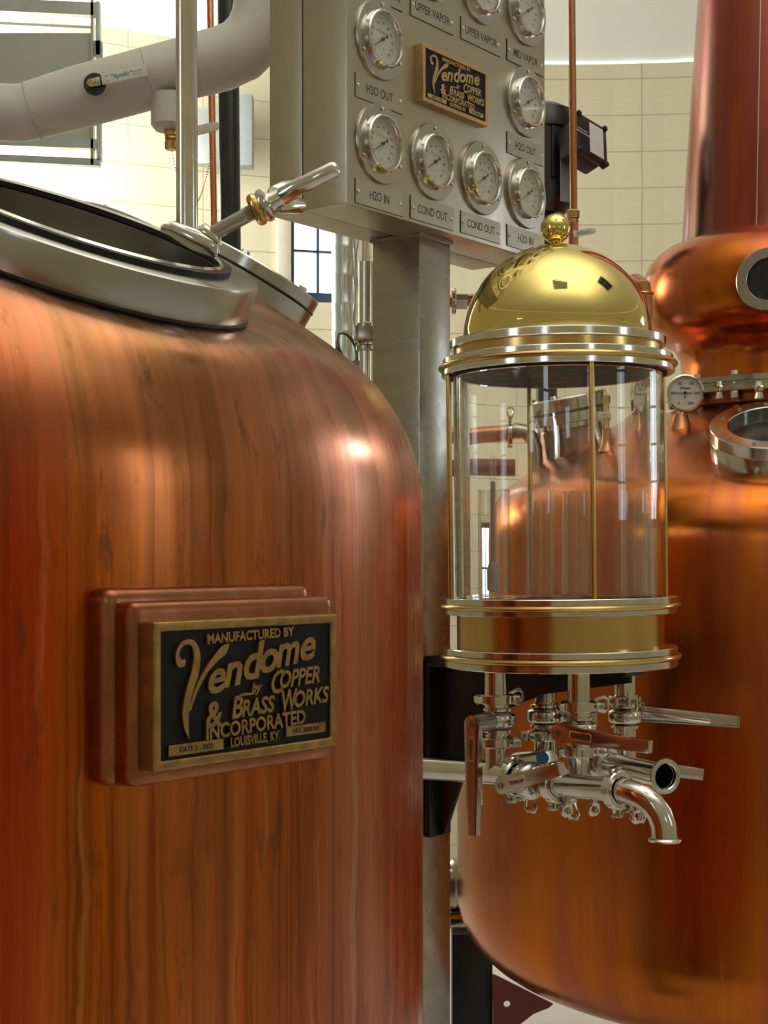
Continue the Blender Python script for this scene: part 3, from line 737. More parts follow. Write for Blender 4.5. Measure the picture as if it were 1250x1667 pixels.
hy = thing('hydrometer', 'slim glass hydrometer standing in the leftmost test cylinder', 'hydrometer', hp)
G(T(*hp)).lathe([(0, 0), (.012, .004), (.0125, .05), (.010, .058), (.0075, .066)], None, 24).build('bulb', mk('pale_bulb', (.88, .80, .72), .4), hy)
G(T(*hp)).lathe([(.0075, .064), (.0075, .285), (.005, .294), (0, .297)], None, 20).build('stem', THIN, hy)
G(T(*hp)).lathe([(.005, .066), (.005, .24)], None, 16).build('paper_scale', mk('pink_scale_paper', (.80, .50, .42), .6), hy)

# bracket under the safe
br = thing('support_bracket', 'black painted steel gusset bracket reaching from the post under the spirit safe', 'bracket', CM @ T(.0635, 0, 0) @ T(0, sz(1390), 0))
BM = CM @ T(.0635, 0, 0)
zt_ = sz(1088) 
g = G(BM); g.box((0, (sz(1078) + sz(1392)) / 2, .008), (.088, sz(1078) - sz(1392), .014)); g.build('back_plate', BLACKP, br, bevel=.002)
poly = [(.014, sz(1392)), (.03, sz(1388)), (.075, sz(1300)), (.12, sz(1230)), (.2, sz(1165)), (.30, sz(1135)), (.52, sz(1108)), (.52, zt_), (.014, zt_)]
RM = BM @ Matrix(((0, 0, 1, 0), (0, 1, 0, 0), (1, 0, 0, 0), (0, 0, 0, 1)))   # local x -> out, y up, z -> sideways
G(RM).prism(poly, -.006, .006).build('gusset', BLACKP, br, bevel=.001)
g = G(BM); g.box((0, zt_ - .006, .27), (.09, .010, .52)); g.build('top_plate', BLACKP, br, bevel=.001)

# ------------------------------------------------------------ sanitary piping under the safe
def vec_px(x0, y0, Y0, x1, y1, Y1): return P(x1, y1, Y1) - P(x0, y0, Y0)
def clamp(o, axis, bolt_dir, r=.036, label='', wing=True):
    z = Vector(axis).normalized(); M = frame(o, z, bolt_dir)
    t = thing('pipe_clamp', label, 'clamp', M, 'stainless pipe clamps under the spirit safe')
    G(M).lathe([(r - .009, -.009), (r, -.0105), (r + .0025, -.008), (r + .0025, .008), (r, .0105), (r - .009, .009), (r - .009, -.009)], None, 40).build('clamp_ring', STEEL, t)
    x0 = r + .004
    for s_ in (-1, 1): G(M).box((x0, s_ * .014, 0), (.022, .012, .018)).build('lug', STEEL, t, bevel=.003)
    G(M).box((-x0, 0, 0), (.012, .03, .016)).build('hinge_lug', STEEL, t, bevel=.003)
    G(M).tube([(x0 + .004, -.03, 0), (x0 + .004, .05, 0)], .004, 10).build('clamp_bolt', STEELB, t)
    G(M).tube([(-x0 - .002, .0, -.011), (-x0 - .002, 0, .011)], .0035, 10).build('hinge_rivet', STEELB, t)
    if wing:
        g = G(M @ T(x0 + .004, .034, 0)); g.cyl(.0085, -.008, .008, Matrix.Rotation(pi / 2, 4, 'X'), 14)
        g.build('nut_body', STEEL, t)
        g = G(M @ T(x0 + .004, .036, 0)); ws = [(0, .004), (.012, .012), (.026, .016), (.034, .010), (.034, -.010), (.026, -.016), (.012, -.012), (0, -.004)]
        pts = [Vector((a_, 0, b_)) for a_, b_ in ws]; g.tube(pts, .0038, 8)
        pts = [Vector((a_ * .9 + .002, b_ * 1.0, 0)) for a_, b_ in ws]
        g.build('wing_nut', STEEL, t)
    return t
def valve(o, axis, stem, a, L, label, badge=True, trig=True, tx='St.Pats.com', rb=.036, w0=.0225, off=.085):
    M = frame(o, axis, stem)     # x = stem
    t = thing('butterfly_valve', label, 'valve', M, 'butterfly valves with long flat handles')
    g = G(M); g.lathe([(.024, -.032), (.024, -.028), (.032, -.026), (.032, -.020), (.025, -.018), (rb + .001, -.013), (rb + .003, -.010), (rb + .003, -.001), (rb + .001, -.0005), (rb + .001, .0005), (rb + .003, .001), (rb + .003, .010), (rb + .001, .013), (.025, .018), (.032, .020), (.032, .026), (.024, .028), (.024, .032), (.001, .032), (.001, -.032), (.024, -.032)], None, 48)
    g.build('valve_body', STEEL, t)
    SMx = M @ frame((0, 0, 0), (1, 0, 0), (0, 1, 0))
    G(SMx).lathe([(0, .025), (.022, .025), (.021, rb), (.018, off * .75), (.0175, off - .004), (0, off - .004)], None, 24).build('stem_boss', RINGM, t)
    # handle plate: local hx along the handle, hy across, hz = stem
    d = Vector((0, cos(radians(a)), sin(radians(a))))
    HMx = M @ frame((off, 0, 0), (1, 0, 0), d)
    w1 = w0 * .70; n = 12
    poly = [(-w0 * .98 * cos(radians(t_)), w0 * sin(radians(t_))) for t_ in range(-90, 91, 15)]
    poly = [(-w0 * .8 * cos(radians(t_)), w0 * .8 * sin(radians(t_))) for t_ in range(-90, 91, 15)][::1]
    poly += [(L, w1 * .8), (L, -w1 * .8)]
    h = G(HMx).prism(poly, -.002, .0025).build('handle', HANDLE, t, bevel=.0012)
    g = G(HMx)
    g.prism([(L - .003, w1 * .8), (L, w1 * .8), (L, -w1 * .8), (L - .003, -w1 * .8)], -.016, .002)
    g.prism([(.01, w0 * .8), (L, w1 * .8), (L, w1 * .8 - .002), (.01, w0 * .8 - .002)], -.012, .0)
    g.build('folded_edge', HANDLE, h)
    g = G(HMx); g.lathe([(.0075, .0026), (.0075, .0045), (.0055, .0048), (.005, .003), (0, .003)], T(0, 0, 0), 20); g.build('pivot_screw', STEELB, h)
    if badge:
        g = G(HMx); c0, c1 = .028, .078; hh = .0078
        pts = [(c0, -hh * .6), (c0 + .003, -hh), (c1 - .003, -hh), (c1, -hh * .6), (c1, hh * .6), (c1 - .003, hh), (c0 + .003, hh), (c0, hh * .6), (c0, -hh * .6)]
        g.tube([(x_, y_, .0028) for x_, y_ in pts], .0010, 6)
        g.build('badge_rim', mk('bright_copper_badge', (.95, .55, .38), .25, 1.0) if 'badge' not in CACHE else CACHE['badge'], h)
        G(HMx @ T((c0 + c1) / 2, 0, .0027)).text(tx, .0115, None, .0002, .0002, 0, .78).build('badge_lettering', INK, h)
    if trig:
        TM = HMx @ T(0, 0, -.026)
        g = G(TM); g.prism([(0, -.010), (L * .25, -.006), (L * .72, .004), (L * .72, .009), (L * .25, .008), (0, .010)], -.002, .002)
        g.tube([(L * .2, .001, 0), (L * .74, .0065, 0)], .0035, 8)
        g.build('trigger_lever', STEEL, t, bevel=.0008)
    return t
CACHE = {}
CACHE['badge'] = mk('bright_copper_badge', (.95, .55, .38), .25, 1.0)
Z = Vector((0, 0, 1)); TB = .0245
def vpipe(x, Y, y0, y1, name, label, r=TB, group='short stainless drop tubes under the spirit safe'):
    g = G(); a = P(x, 0, Y); g.lathe([(r - .002, (HOR - y1) / FPX * Y), (r, (HOR - y1) / FPX * Y), (r, (HOR - y0) / FPX * Y), (r - .002, (HOR - y0) / FPX * Y)], T(a.x, a.y, 0), 32)
    return tag(g.build(name, STEEL), label, 'tube', group)
Y1, Y2, Y3, Y4 = 3.30, 3.24, 3.50, 3.55
vpipe(807, Y1, 1090, 1158, 'drop_tube', 'polished drop tube at the left under the safe, above the hanging handle')
vpipe(942, Y2, 1090, 1170, 'drop_tube', 'polished drop tube at the front centre under the safe')
vpipe(1018, Y3, 1088, 1150, 'drop_tube', 'polished drop tube at the right under the safe')
vpipe(888, Y4, 1088, 1142, 'drop_tube', 'drop tube at the back under the safe, behind the black gusset')
def cl_at(x, y, Y, axis, bd, lab, **k): return clamp(P(x, y, Y), axis, bd, label=lab, **k)
cl_at(807, 1138, Y1, Z, (.9, .3, 0), 'upper clamp on the leftmost drop tube')
cl_at(808, 1208, Y1, Z, (.9, .1, 0), 'lower clamp on the leftmost drop tube', wing=False)
cl_at(942, 1150, Y2, Z, (.95, .2, 0), 'upper clamp on the front centre drop tube')
cl_at(942, 1223, Y2, Z, (.95, .2, 0), 'clamp under the front centre valve')
cl_at(1018, 1140, Y3, Z, (-.3, -.95, 0), 'clamp with raised wing nut on the right drop tube')
cl_at(886, 1197, Y4 - .1, Z, (-.9, -.3, 0), 'clamp on the back drop tube', wing=False)
valve(P(810, 1172, Y1), Z, (-.60, -.80, .02), -90, 177 * Y1 / FPX, 'butterfly valve whose copper-toned handle hangs straight down at the left', off=.10)
valve(P(942, 1187, Y2), Z, (-.60, -.80, 0), -4, 160 * Y2 / FPX, 'front butterfly valve with handle pointing right in the middle of the cluster', trig=False)
valve(P(1018, 1166, Y3), Z, (.30, .95, 0), 180 + 3, 178 * Y3 / FPX, 'rear right butterfly valve with long handle reaching farthest right', badge=False)
valve(P(886, 1165, Y4), Z, (.95, .3, 0), 180, .10, 'back butterfly valve half hidden behind the drop tubes', badge=False, trig=False)
# lower manifold
g = G(); g.tube([P(600, 1246, 3.62), P(688, 1251, 3.48), P(808, 1258, Y1), P(842, 1262, 3.24)], TB + .001, 28)
g.lathe([(TB, (HOR - 1262) / FPX * Y1), (TB, (HOR - 1195) / FPX * Y1)], T(*(P(808, 0, Y1).xy), 0), 28)
tag(g.build('manifold_pipe', STEEL), 'horizontal stainless pipe running out from behind the left tank', 'pipe')
ax2 = vec_px(868, 1272, 3.18, 1010, 1286, 2.98)
valve(P(862, 1271, 3.19), ax2, (-.55, -.83, -.02), 104, 146 * 3.1 / FPX, 'low butterfly valve in the horizontal pipe, handle pointing right and up', off=.078, trig=False)
cl_at(905, 1277, 3.13, ax2, (0, .2, -1), 'clamp on the horizontal pipe right of the low valve')
cl_at(838, 1266, 3.22, ax2, (.1, .0, -1), 'clamp on the horizontal pipe left of the low valve, big loop nut below')
g = G(); g.tube([P(900, 1277, 3.135), P(1006, 1286, 2.99)], TB, 28)
g.lathe([(TB, (HOR - 1285) / FPX * Y2), (TB, (HOR - 1205) / FPX * Y2)], T(*(P(942, 0, Y2).xy), 0), 28)
tag(g.build('manifold_pipe', STEEL), 'short horizontal stainless pipe between the low valve and the spout', 'pipe')
cl_at(1006, 1286, 2.985, ax2, (.15, .25, -1), 'clamp joining the curved spout to the horizontal pipe')
cen = [P(1010, 1287, 2.98), P(1030, 1291, 2.955), P(1048, 1298, 2.94), P(1063, 1310, 2.93), P(1074, 1326, 2.925), P(1080, 1343, 2.92), P(1082, 1366, 2.92)]
sp_ = thing('spout', 'curved stainless spout turning down at the lower right of the cluster', 'spout', cen[0])
g = G(); g.tube(cen, TB, 32, cap=False); g.tube(cen, TB - .002, 32, cap=False); g.build('elbow', STEEL, sp_)
G(T(*cen[-1])).lathe([(TB - .002, -.002), (.031, -.004), (.032, -.001), (.031, .001), (TB, .004), (TB - .002, .004)], None, 40).build('ferrule', STEEL, sp_)
ax3 = vec_px(1005, 1247, 3.38, 1083, 1264, 3.22)
op = thing('open_outlet', 'open-ended stainless outlet pipe facing right above the spout', 'pipe', P(1083, 1264, 3.22))
g = G(); g.tube([P(985, 1243, 3.42), P(1078, 1263, 3.23)], .0275, 28, cap=False); g.build('outlet_tube', STEEL, op)
OM = frame(P(1083, 1264, 3.22), ax3)
G(OM).lathe([(.026, -.008), (.036, -.004), (.038, -.001), (.037, .002), (.028, .003), (.026, .001)], None, 40).build('ferrule', STEEL, op)
G(OM).lathe([(.0265, .001), (.0262, -.06), (0, -.06)], None, 32).build('bore', PORT, op)
vpipe(1018, Y3, 1185, 1250, 'riser_tube', 'stainless tube between the rear right valve and the open outlet', .026)
vpipe(888, Y4, 1185, 1250, 'riser_tube', 'stainless tube under the back valve, seen through the cluster', .026)
cl_at(985, 1243, 3.42, ax3, (-.2, -.3, 1), 'clamp behind the front handle beside the open outlet')
lv = thing('rear_lever', 'short flat lever behind the open outlet pipe', 'lever', P(1085, 1255, 3.5))
g = G(); d_ = vec_px(1050, 1246, 3.5, 1145, 1259, 3.5); LM = frame(P(1050, 1248, 3.5), (0, -1, 0.0), d_)
g = G(LM); g.prism([(0, -.016), (d_.length, -.013), (d_.length, .013), (0, .016)], -.002, .002); g.build('lever_plate', HANDLE, lv, bevel=.001)
g = G(LM); g.cyl(.012, -.03, .0, T(.01, 0, 0), 16); g.build('lever_boss', STEEL, lv)
# wing nuts below the horizontal pipe
for x, y, Y, lab in ((922, 1312, 3.12, 'left of two wing screws hanging under the horizontal pipe'), (966, 1310, 3.06, 'right of two wing screws hanging under the horizontal pipe'), (1036, 1322, 2.98, 'wing screw with round eye under the start of the spout')):
    t = thing('wing_screw', lab, 'screw', P(x, y, Y), 'wing screws under the horizontal pipe')
    p = P(x, y, Y)
    G().tube([p + Vector((0, 0, .034)), p + Vector((0, 0, .004))], .0055, 12).build('shank', STEEL, t)
    g = G(T(*p)); g.torus(.011, .0048, frame((0, 0, -.008), (.5, -.85, 0)) , 20, 8); g.build('eye', STEEL, t)
# blue sticker collar
st = thing('ball_joint', 'steel fitting with a round blue sticker behind the low valve', 'fitting', P(872, 1240, 3.42))
g = G(); g.tube([P(842, 1243, 3.46), P(895, 1240, 3.36)], .026, 24); g.build('fitting_body', RINGM, st, bevel=.004)
SMk = frame(P(883, 1234, 3.335), (0, -1, .25)); G(SMk).lathe([(0, .002), (.014, .002), (.014, 0)], None, 24).build('blue_sticker', BLUEINK, st)
# ------------------------------------------------------------ right still
RCx, RCy = 1.31, 5.0
KM = T(RCx, RCy, 0); KR = 1.07
kp = [(0, -1.46), (.30, -1.435), (.55, -1.385)]
rk = .24
for k in range(0, 9):
    a = radians(-70 + 70 * k / 8); kp.append((KR - rk + rk * cos(a), -1.10 + rk * sin(a) * 1.0))
kp += [(KR, -.8), (KR, -.5), (KR, -.2), (KR, .04)]
for k in range(1, 10):
    a = radians(68 * k / 9); kp.append((KR - .2 + .2 * cos(a), .04 + .2 * sin(a)))
for r_, z_ in ((.80, .303), (.62, .375), (.48, .43), (.36, .475)): kp.append((r_, z_))
def still_z(r):
    q = kp[16:]
    for a, b in zip(q, q[1:]):
        if b[0] <= r <= a[0] and a[0] > b[0]: return a[1] + (b[1] - a[1]) * (a[0] - r) / (a[0] - b[0])
    return .4
still = thing('copper_pot_still', 'big polished copper pot still with onion dome and column at the right', 'still', Vector((RCx, RCy, ZF)))
G().lathe(kp, KM, 160, -pi * 1.5, pi * .5, uvr=KR).build('pot_body', COPPER_R, still)
nk = [(.35, .50), (.345, .56), (.335, .60), (.34, .64)]
for k in range(0, 13):
    a = radians(-78 + 156 * k / 12); nk.append((.335 + .135 * cos(a), .845 + .165 * sin(a)))
G().lathe(nk, KM, 128, -pi * 1.5, pi * .5, uvr=.47).build('onion_dome', COPPER_R, still)
col = [(.355, 1.0), (.338, 1.015), (.333, 1.05), (.325, 1.2), (.305, 1.5), (.285, 1.8), (.26, 2.2), (.24, 2.6)]
G().lathe(col, KM, 96, -pi * 1.5, pi * .5, uvr=.33).build('column', COPPER_N, still)
g = G(); g.tube([Vector((RCx - .08 * 0 + r_ * cos(radians(-120)), RCy + r_ * sin(radians(-120)), z_)) for r_, z_ in col[1:]], .0025, 6); g.build('column_seam', mk('solder_seam', (.42, .34, .25), .4, 1.0), still)
g = G(KM)
g.ring(.3, .385, .508, .528, None, 96); g.ring(.3, .385, .536, .556, None, 96); g.lathe([(.378, .528), (.378, .536)], None, 96); nf = g.build('neck_flange', STEELB, still)
for k in range(16):
    a = 2 * pi * k / 16 + .1
    G(KM).cyl(.012, .485, .57, T(.368 * cos(a), .368 * sin(a), 0), 6).build('flange_bolt', STEEL, nf)
g = G(KM); g.lathe([(.345, .44), (.345, .51)], None, 64); g.build('neck_collar', mk('dark_copper', (.34, .11, .07), .35, 1.0, .3), still)
def still_frame(x, y, Y, tilt_s=1.0):
    p = P(x, y, Y); dx, dy = p.x - RCx, p.y - RCy; r = sqrt(dx * dx + dy * dy); ph = atan2(dy, dx)
    e = .03; sl = atan2(still_z(r - e) - still_z(r + e), 2 * e) * tilt_s
    return frame(Vector((p.x, p.y, still_z(r))), (sin(sl) * cos(ph), sin(sl) * sin(ph), cos(sl)))
port_ring('manway_port', 'round bolted stainless manway with dark glass on the right still shoulder', still_frame(1262, 700, 4.22), .175, .075, False, 12, STEEL, .72)
# porthole on the onion
pc = P(1252, 456, 4.56); pdv = Vector((pc.x - RCx, pc.y - RCy, .02)).normalized()
PHM = frame(pc, pdv + Vector((-.12, 0, 0)))
ph = thing('porthole', 'round stainless porthole with black glass on the onion dome of the right still', 'porthole', PHM)
G(PHM).lathe([(.062, -.03), (.062, .018), (.064, .02), (.092, .02), (.095, .017), (.095, -.05)], None, 64).build('porthole_ring', STEELB, ph)
G(PHM).disc(.063, .010, None, 40).build('porthole_glass', PORT, ph)
# dial thermometer on the shoulder
gc = P(1115, 640, 4.58)
GM = frame(gc, (-.06, -1, .02), (1, 0, 0))
if (GM.to_3x3() @ Vector((0, 1, 0))).z < 0: GM = frame(gc, (-.06, -1, .02), (-1, 0, 0)) @ Matrix.Rotation(pi, 4, 'Z')
GM = GM @ Matrix.Scale(1.07, 4)
dg = thing('dial_thermometer', 'single round white-faced dial thermometer standing on the right still shoulder', 'thermometer', GM)
G(GM).lathe([(0, -.035), (.040, -.035), (.048, -.028), (.052, -.004), (.052, .006), (.048, .009), (.0455, .004), (.0455, 0), (0, 0)], None, 48).build('case', STEEL, dg)
G(GM).disc(.0455, .001, None, 40).build('dial_face', mk('white_dial', (.62, .60, .56), .5), dg)
g = G(GM @ T(0, 0, .0015)); g.text('100', .011, T(-.017, .027, 0), 0, .0003); g.text('150', .011, T(.017, .027, 0), 0, .0003); g.text('200', .011, T(.032, 0, 0), 0, .0003); g.text('50', .011, T(-.034, 0, 0), 0, .0003)
g.text('0', .011, T(-.018, -.028, 0), 0, .0003); g.text('250', .011, T(.015, -.028, 0), 0, .0003); g.text('F', .011, T(0, -.013, 0), 0, .0003); g.text('Winters', .009, T(0, .014, 0), 0, .0003)
g.text('•', .01, T(0, .027, 0)); g.text('•', .01, T(0, -.028, 0))
for k in range(51):
    a = radians(225 - 270 * k / 50); g.box((.0415, 0, 0), (.003 if k % 5 else .005, .0006, .0002), Matrix.Rotation(a, 4, 'Z'))
g.build('dial_markings', INK, dg)
g = G(GM @ T(0, 0, .003)); g.box((-.006, 0, 0), (.052, .0018, .001)); g.cyl(.0045, 0, .003, None, 14); g.build('needle', INK, dg)
G(GM).lathe([(0, .0075), (.047, .0075)], None, 40).build('glass_cover', PANE, dg)
q = gc + Vector((0, .02, 0)); zz = still_z(sqrt((q.x - RCx) ** 2 + (q.y - RCy) ** 2))
g = G(T(q.x - .01, q.y, 0)); g.cyl(.012, gc.z - .085, gc.z - .050, None, 14); g.cyl(.016, gc.z - .082, gc.z - .066, None, 6); g.build('stem', STEEL, dg)
g = G(T(q.x - .01, q.y, 0)); g.lathe([(.045, zz - .03), (.026, zz + .012), (.021, zz + .03), (.021, gc.z - .08), (0, gc.z - .08)], None, 24); g.build('copper_boss', COPPIPE, dg)
for x, lab in ((1170, 'left small plated plug under the neck flange of the right still'), (1236, 'right small plated plug under the neck flange of the right still')):
    p = P(x, 632, 4.56); t = thing('pipe_plug', lab, 'plug', p, 'small plugs on the still neck')
    G(T(*p)).lathe([(.014, -.03), (.010, -.012), (.013, -.008), (.013, .008), (.009, .010), (.009, .02), (0, .02)], None, 8).build('plug_body', STEEL, t)
# port on the still seen through the glass
p = P(925, 700, 4.95); FM = still_frame(925, 700, 4.9, .9)
PF = frame(P(932, 668, 4.95), (-.16, -.10, 1)) @ Matrix.Scale(1.22, 4)
pt = thing('vessel_port', 'flanged steel port with black gasket on the copper neck, seen through the glass', 'port', PF)
G(PF).lathe([(.108, -.12), (.105, -.032), (.13, -.030), (.132, -.028), (.132, -.004), (.13, -.002)], None, 64).build('lower_flange', STEEL, pt)
G(PF).torus(.128, .004, None, 64, 6, 0).build('gasket', RUBBER, pt)
G(PF).lathe([(.13, .002), (.132, .004), (.132, .034), (.128, .038), (0, .04)], None, 64).build('lid', STEEL, pt)
G(PF).lathe([(.14, -.19), (.112, -.15), (.110, -.05), (.100, -.033)], None, 48).build('copper_neck', mk('dark_neck_copper', (.30, .14, .10), .3, 1.0), pt)
for a in (-120, -60, 200):
    aa = radians(a); G(PF).tube([(.12 * cos(aa), .12 * sin(aa), .045), (.125 * cos(aa), .125 * sin(aa), -.05), (.15 * cos(aa), .15 * sin(aa), -.13)], .010, 8).build('swing_bolt', STEEL, pt)
# elbow and clamp at left of the port
el = thing('elbow_fitting', 'curved steel elbow dropping into the shoulder of the right still', 'elbow', P(862, 745, 4.9))
ep = [P(800, 705, 4.9), P(822, 702, 4.9), P(842, 704, 4.9), P(856, 714, 4.9), P(864, 730, 4.9), P(866, 775, 4.9)]
G().tube(ep, .026, 24).build('elbow_tube', STEELB, el)
cl2 = clamp(P(808, 706, 4.9), (1, 0, 0), (0, 0, 1), r=.036, label='clamp on the elbow seen through the glass above the hydrometer')
g = G(); g.tube([P(560, 716, 4.9), P(806, 706, 4.9)], .027, 20); tag(g.build('transfer_pipe', COPPIPE), 'slim reddish copper pipe running level into the steel elbow behind the safe', 'pipe')
g = G(); g.tube([P(540, 762, 6.0), P(812, 762, 6.0)], .034, 20); tag(g.build('supply_pipe', REDPIPE), 'thick dark red horizontal pipe behind the post, below the copper pipe', 'pipe')
# small valve behind the glass
for x, y, Y, lab, col_ in ((1006, 672, 4.55, 'small brass valve with green-lettered tag on the still, seen through the glass', 1),):
    FMs = still_frame(x, y + 45, Y); o = FMs.translation
    t = thing('gauge_cock', lab, 'valve', T(*o))
    G(T(*o)).lathe([(.035, -.01), (.022, .012), (.018, .03), (.018, .06), (0, .06)], None, 20).build('copper_boss', COPPIPE, t)
    g = G(T(*o)); g.cyl(.012, .06, .10, None, 12); g.cyl(.017, .085, .108, None, 6); g.cyl(.012, .10, .16, None, 12); g.cyl(.016, .135, .155, None, 6); g.build('valve_stem', BRASSB, t)
    g = G(T(*o)); g.box((-.012, -.02, .098), (.055, .004, .02)); lv_ = g.build('lever', LEVERW, t, bevel=.001)
    G(T(o.x - .012, o.y - .0225, o.z + .098) @ frame((0, 0, 0), (0, -1, 0), (1, 0, 0))).text('on', .014, None, .0001, .0003).build('lever_text', GREENINK, lv_)
# frame under the still
sk = thing('still_leg', 'black steel leg with a red-brown gusset under the right still', 'leg', P(770, 1667, 5.0))
g = G(); g.box((.285, 5.0, (ZF - 1.22) / 2), (.13, .10, -1.22 - ZF)); g.build('leg_column', BLACKP, sk, bevel=.003)
Yk = 4.93
pl_ = [P(800, 1585, Yk), P(812, 1590, Yk), P(900, 1634, Yk), P(893, 1640, Yk), P(868, 1650, Yk), P(842, 1670, Yk), P(832, 1720, Yk), P(802, 1720, Yk)]
hc = P(825, 1634, Yk); hr = .011
GF = frame(P(800, 1600, Yk), (0, -1, 0), (1, 0, 0)); gi = GF.inverted()
g = G(GF); lp = [gi @ v for v in pl_]; hcx = gi @ hc
# outline joined to a bolt hole by a bridge
ring_ = [(hcx.x + hr * cos(t_), hcx.y + hr * sin(t_)) for t_ in [2 * pi * k / 20 + pi for k in range(21)]]
outl = [(v.x, v.y) for v in lp]
poly = outl + [outl[0]] + ring_[::1] + []
cyc = [(v.x, v.y) for v in lp[:-1]] + [(lp[-1].x, lp[-1].y), (lp[-1].x, hcx.y)] + ring_ + [(lp[-1].x, hcx.y + .0001)]
g.prism(cyc, -.006, .006); g.build('gusset_plate', REDPIPE, sk)
# pipe flange behind, left edge of the still
t = thing('side_coupling', 'grey round coupling peeking out between the post and the right still', 'coupling', P(740, 1437, 5.2))
g = G(frame(P(752, 1437, 5.2), (-1, -.3, 0))); g.cyl(.085, -.02, .05, None, 32, .01); g.cyl(.05, .05, .12, None, 24); g.build('coupling_body', STEELB, t)
g = G(frame(P(748, 1495, 5.2), (-1, -.3, 0))); g.cyl(.035, -.02, .05, None, 24, .005); g.build('lower_plug', STEEL, t)
# copper elbow behind the dome, right side
t = thing('copper_bend', 'small copper bend showing behind the right edge of the brass dome', 'bend', P(1040, 470, 4.3))
g = G(); g.tube([P(1020, 462, 4.4), P(1036, 458, 4.35), P(1046, 466, 4.3), P(1049, 484, 4.3), P(1049, 520, 4.3)], .022, 18); g.build('bend_tube', COPPIPE, t)
G(frame(P(1048, 478, 4.3), (0, 0, 1))).torus(.0235, .004, None, 24, 8).build('bend_collar', COPPIPE, t)
# stub pipe right of post
t = thing('stub_pipe', 'short pipe stub with round flange between the post and the brass dome', 'pipe', P(735, 490, 4.1))
g = G(); g.tube([P(715, 492, 4.1), P(800, 486, 4.1)], .016, 18); g.build('stub_tube', COPPIPE, t)
g = G(frame(P(742, 490, 4.1), (1, 0, 0))); g.cyl(.036, -.012, 0, None, 24, .003); g.cyl(.022, 0, .03, None, 8); g.build('stub_flange', STEEL, t)
# ------------------------------------------------------------ vertical copper vent pipe with valve, behind the ball
Yv = 4.2
vp = thing('vent_pipe', 'thin vertical copper pipe descending to the brass ball finial', 'pipe', P(933, 400, Yv))
g = G(); g.tube([P(934, 346, Yv), P(930, -60, Yv)], .0098, 18); g.build('copper_tube', COPPIPE, vp)
g = G(T(*P(933, 353, Yv))); g.cyl(.0175, -.004, .018, None, 6, .002); g.cyl(.014, -.022, -.004, None, 6, .002); g.cyl(.011, -.03, .02, None, 12); g.build('brass_nut', BRASSB, vp)
g = G(T(*P(933, 400, Yv))); g.cyl(.0145, -.05, .062, None, 16); g.build('valve_barrel', COPPIPE, vp)
LMv = frame(P(934, 381, Yv - .02), (0, -1, 0), vec_px(934, 384, 4.18, 968, 378, 4.18))
def capsule(L_, w_, n=8):
    return [(L_ + w_ * cos(radians(a)), w_ * sin(radians(a))) for a in range(-90, 91, 20)] + [(-w_ * .2, w_), (-w_ * .2, -w_)]
lvv = G(LMv).prism(capsule(.052, .0088), -.002, .001).build('lever', LEVERW, vp, bevel=.0006)
G(LMv @ T(.026, 0, .0013)).text('APOLLO', .0105, None, .0001, .0002).build('lever_text', GREENINK, lvv)
# motor
Ym = 5.2
mo = thing('agitator_motor', 'black electric motor standing behind the instrument cabinet', 'motor', P(900, 345, Ym))
mc = P(885, 0, Ym)
g = G(T(mc.x, mc.y, 0)); zz = lambda y: (HOR - y) / FPX * Ym
g.lathe([(0, zz(172)), (.06, zz(173)), (.095, zz(182)), (.108, zz(200)), (.108, zz(215)), (.100, zz(218)), (.100, zz(300)), (.11, zz(304)), (.11, zz(330)), (.07, zz(350)), (0, zz(352))], None, 40); mb = g.build('motor_housing', MOTOR, mo)
for k in range(18):
    a = 2 * pi * k / 18; G(T(mc.x, mc.y, 0) @ Matrix.Rotation(a, 4, 'Z')).box((.104, 0, (zz(218) + zz(300)) / 2), (.014, .007, zz(218) - zz(300))).build('cooling_fin', MOTOR, mb)
g = G(frame(P(923, 292, Ym - .12), (.5, -.85, 0), (0, 0, 1))); g.box((0, 0, 0), (.15, .055, .004)); g.build('rating_plate', GREYP, mo)
JM = frame(P(964, 226, 5.02), (.62, -.72, .30), (.2, .2, 1))
jb = G(JM).box((0, 0, -.055), (.125, .125, .075)).build('terminal_box', MOTOR, mo, bevel=.008)
G(JM).box((0, 0, -.010), (.15, .135, .022)).build('box_lid', MOTOR, jb, bevel=.004)
G(JM).box((0, .018 * -1, .002), (.12, .062, .002)).build('data_label', LABELP, jb)
g = G(JM @ T(0, .045, .0015) @ Matrix.Rotation(pi / 2, 4, 'Z')); g.text('WIRING DIAGRAM', .010, None, .0001); g.text('LOW VOLTS', .008, T(0, -.012, 0), .0001); g.build('lid_lettering', WHITEINK, jb)
for sx_ in (-1, 1):
    for sy_ in (-1, 1): G(JM).cyl(.010, -.02, .008, T(sx_ * .072, sy_ * .06, 0), 12, .003).build('lid_screw', RUBBER, jb)
g = G(); g.tube([P(915, 240, 5.15), P(945, 236, 5.06)], .045, 16); g.build('conduit_neck', MOTOR, mo)
# motor stand so that it rests on the still's rear frame
g = G(T(mc.x, mc.y, 0)); g.cyl(.045, zz(700), zz(345), None, 20); g.build('drive_shaft_tube', MOTOR, mo)

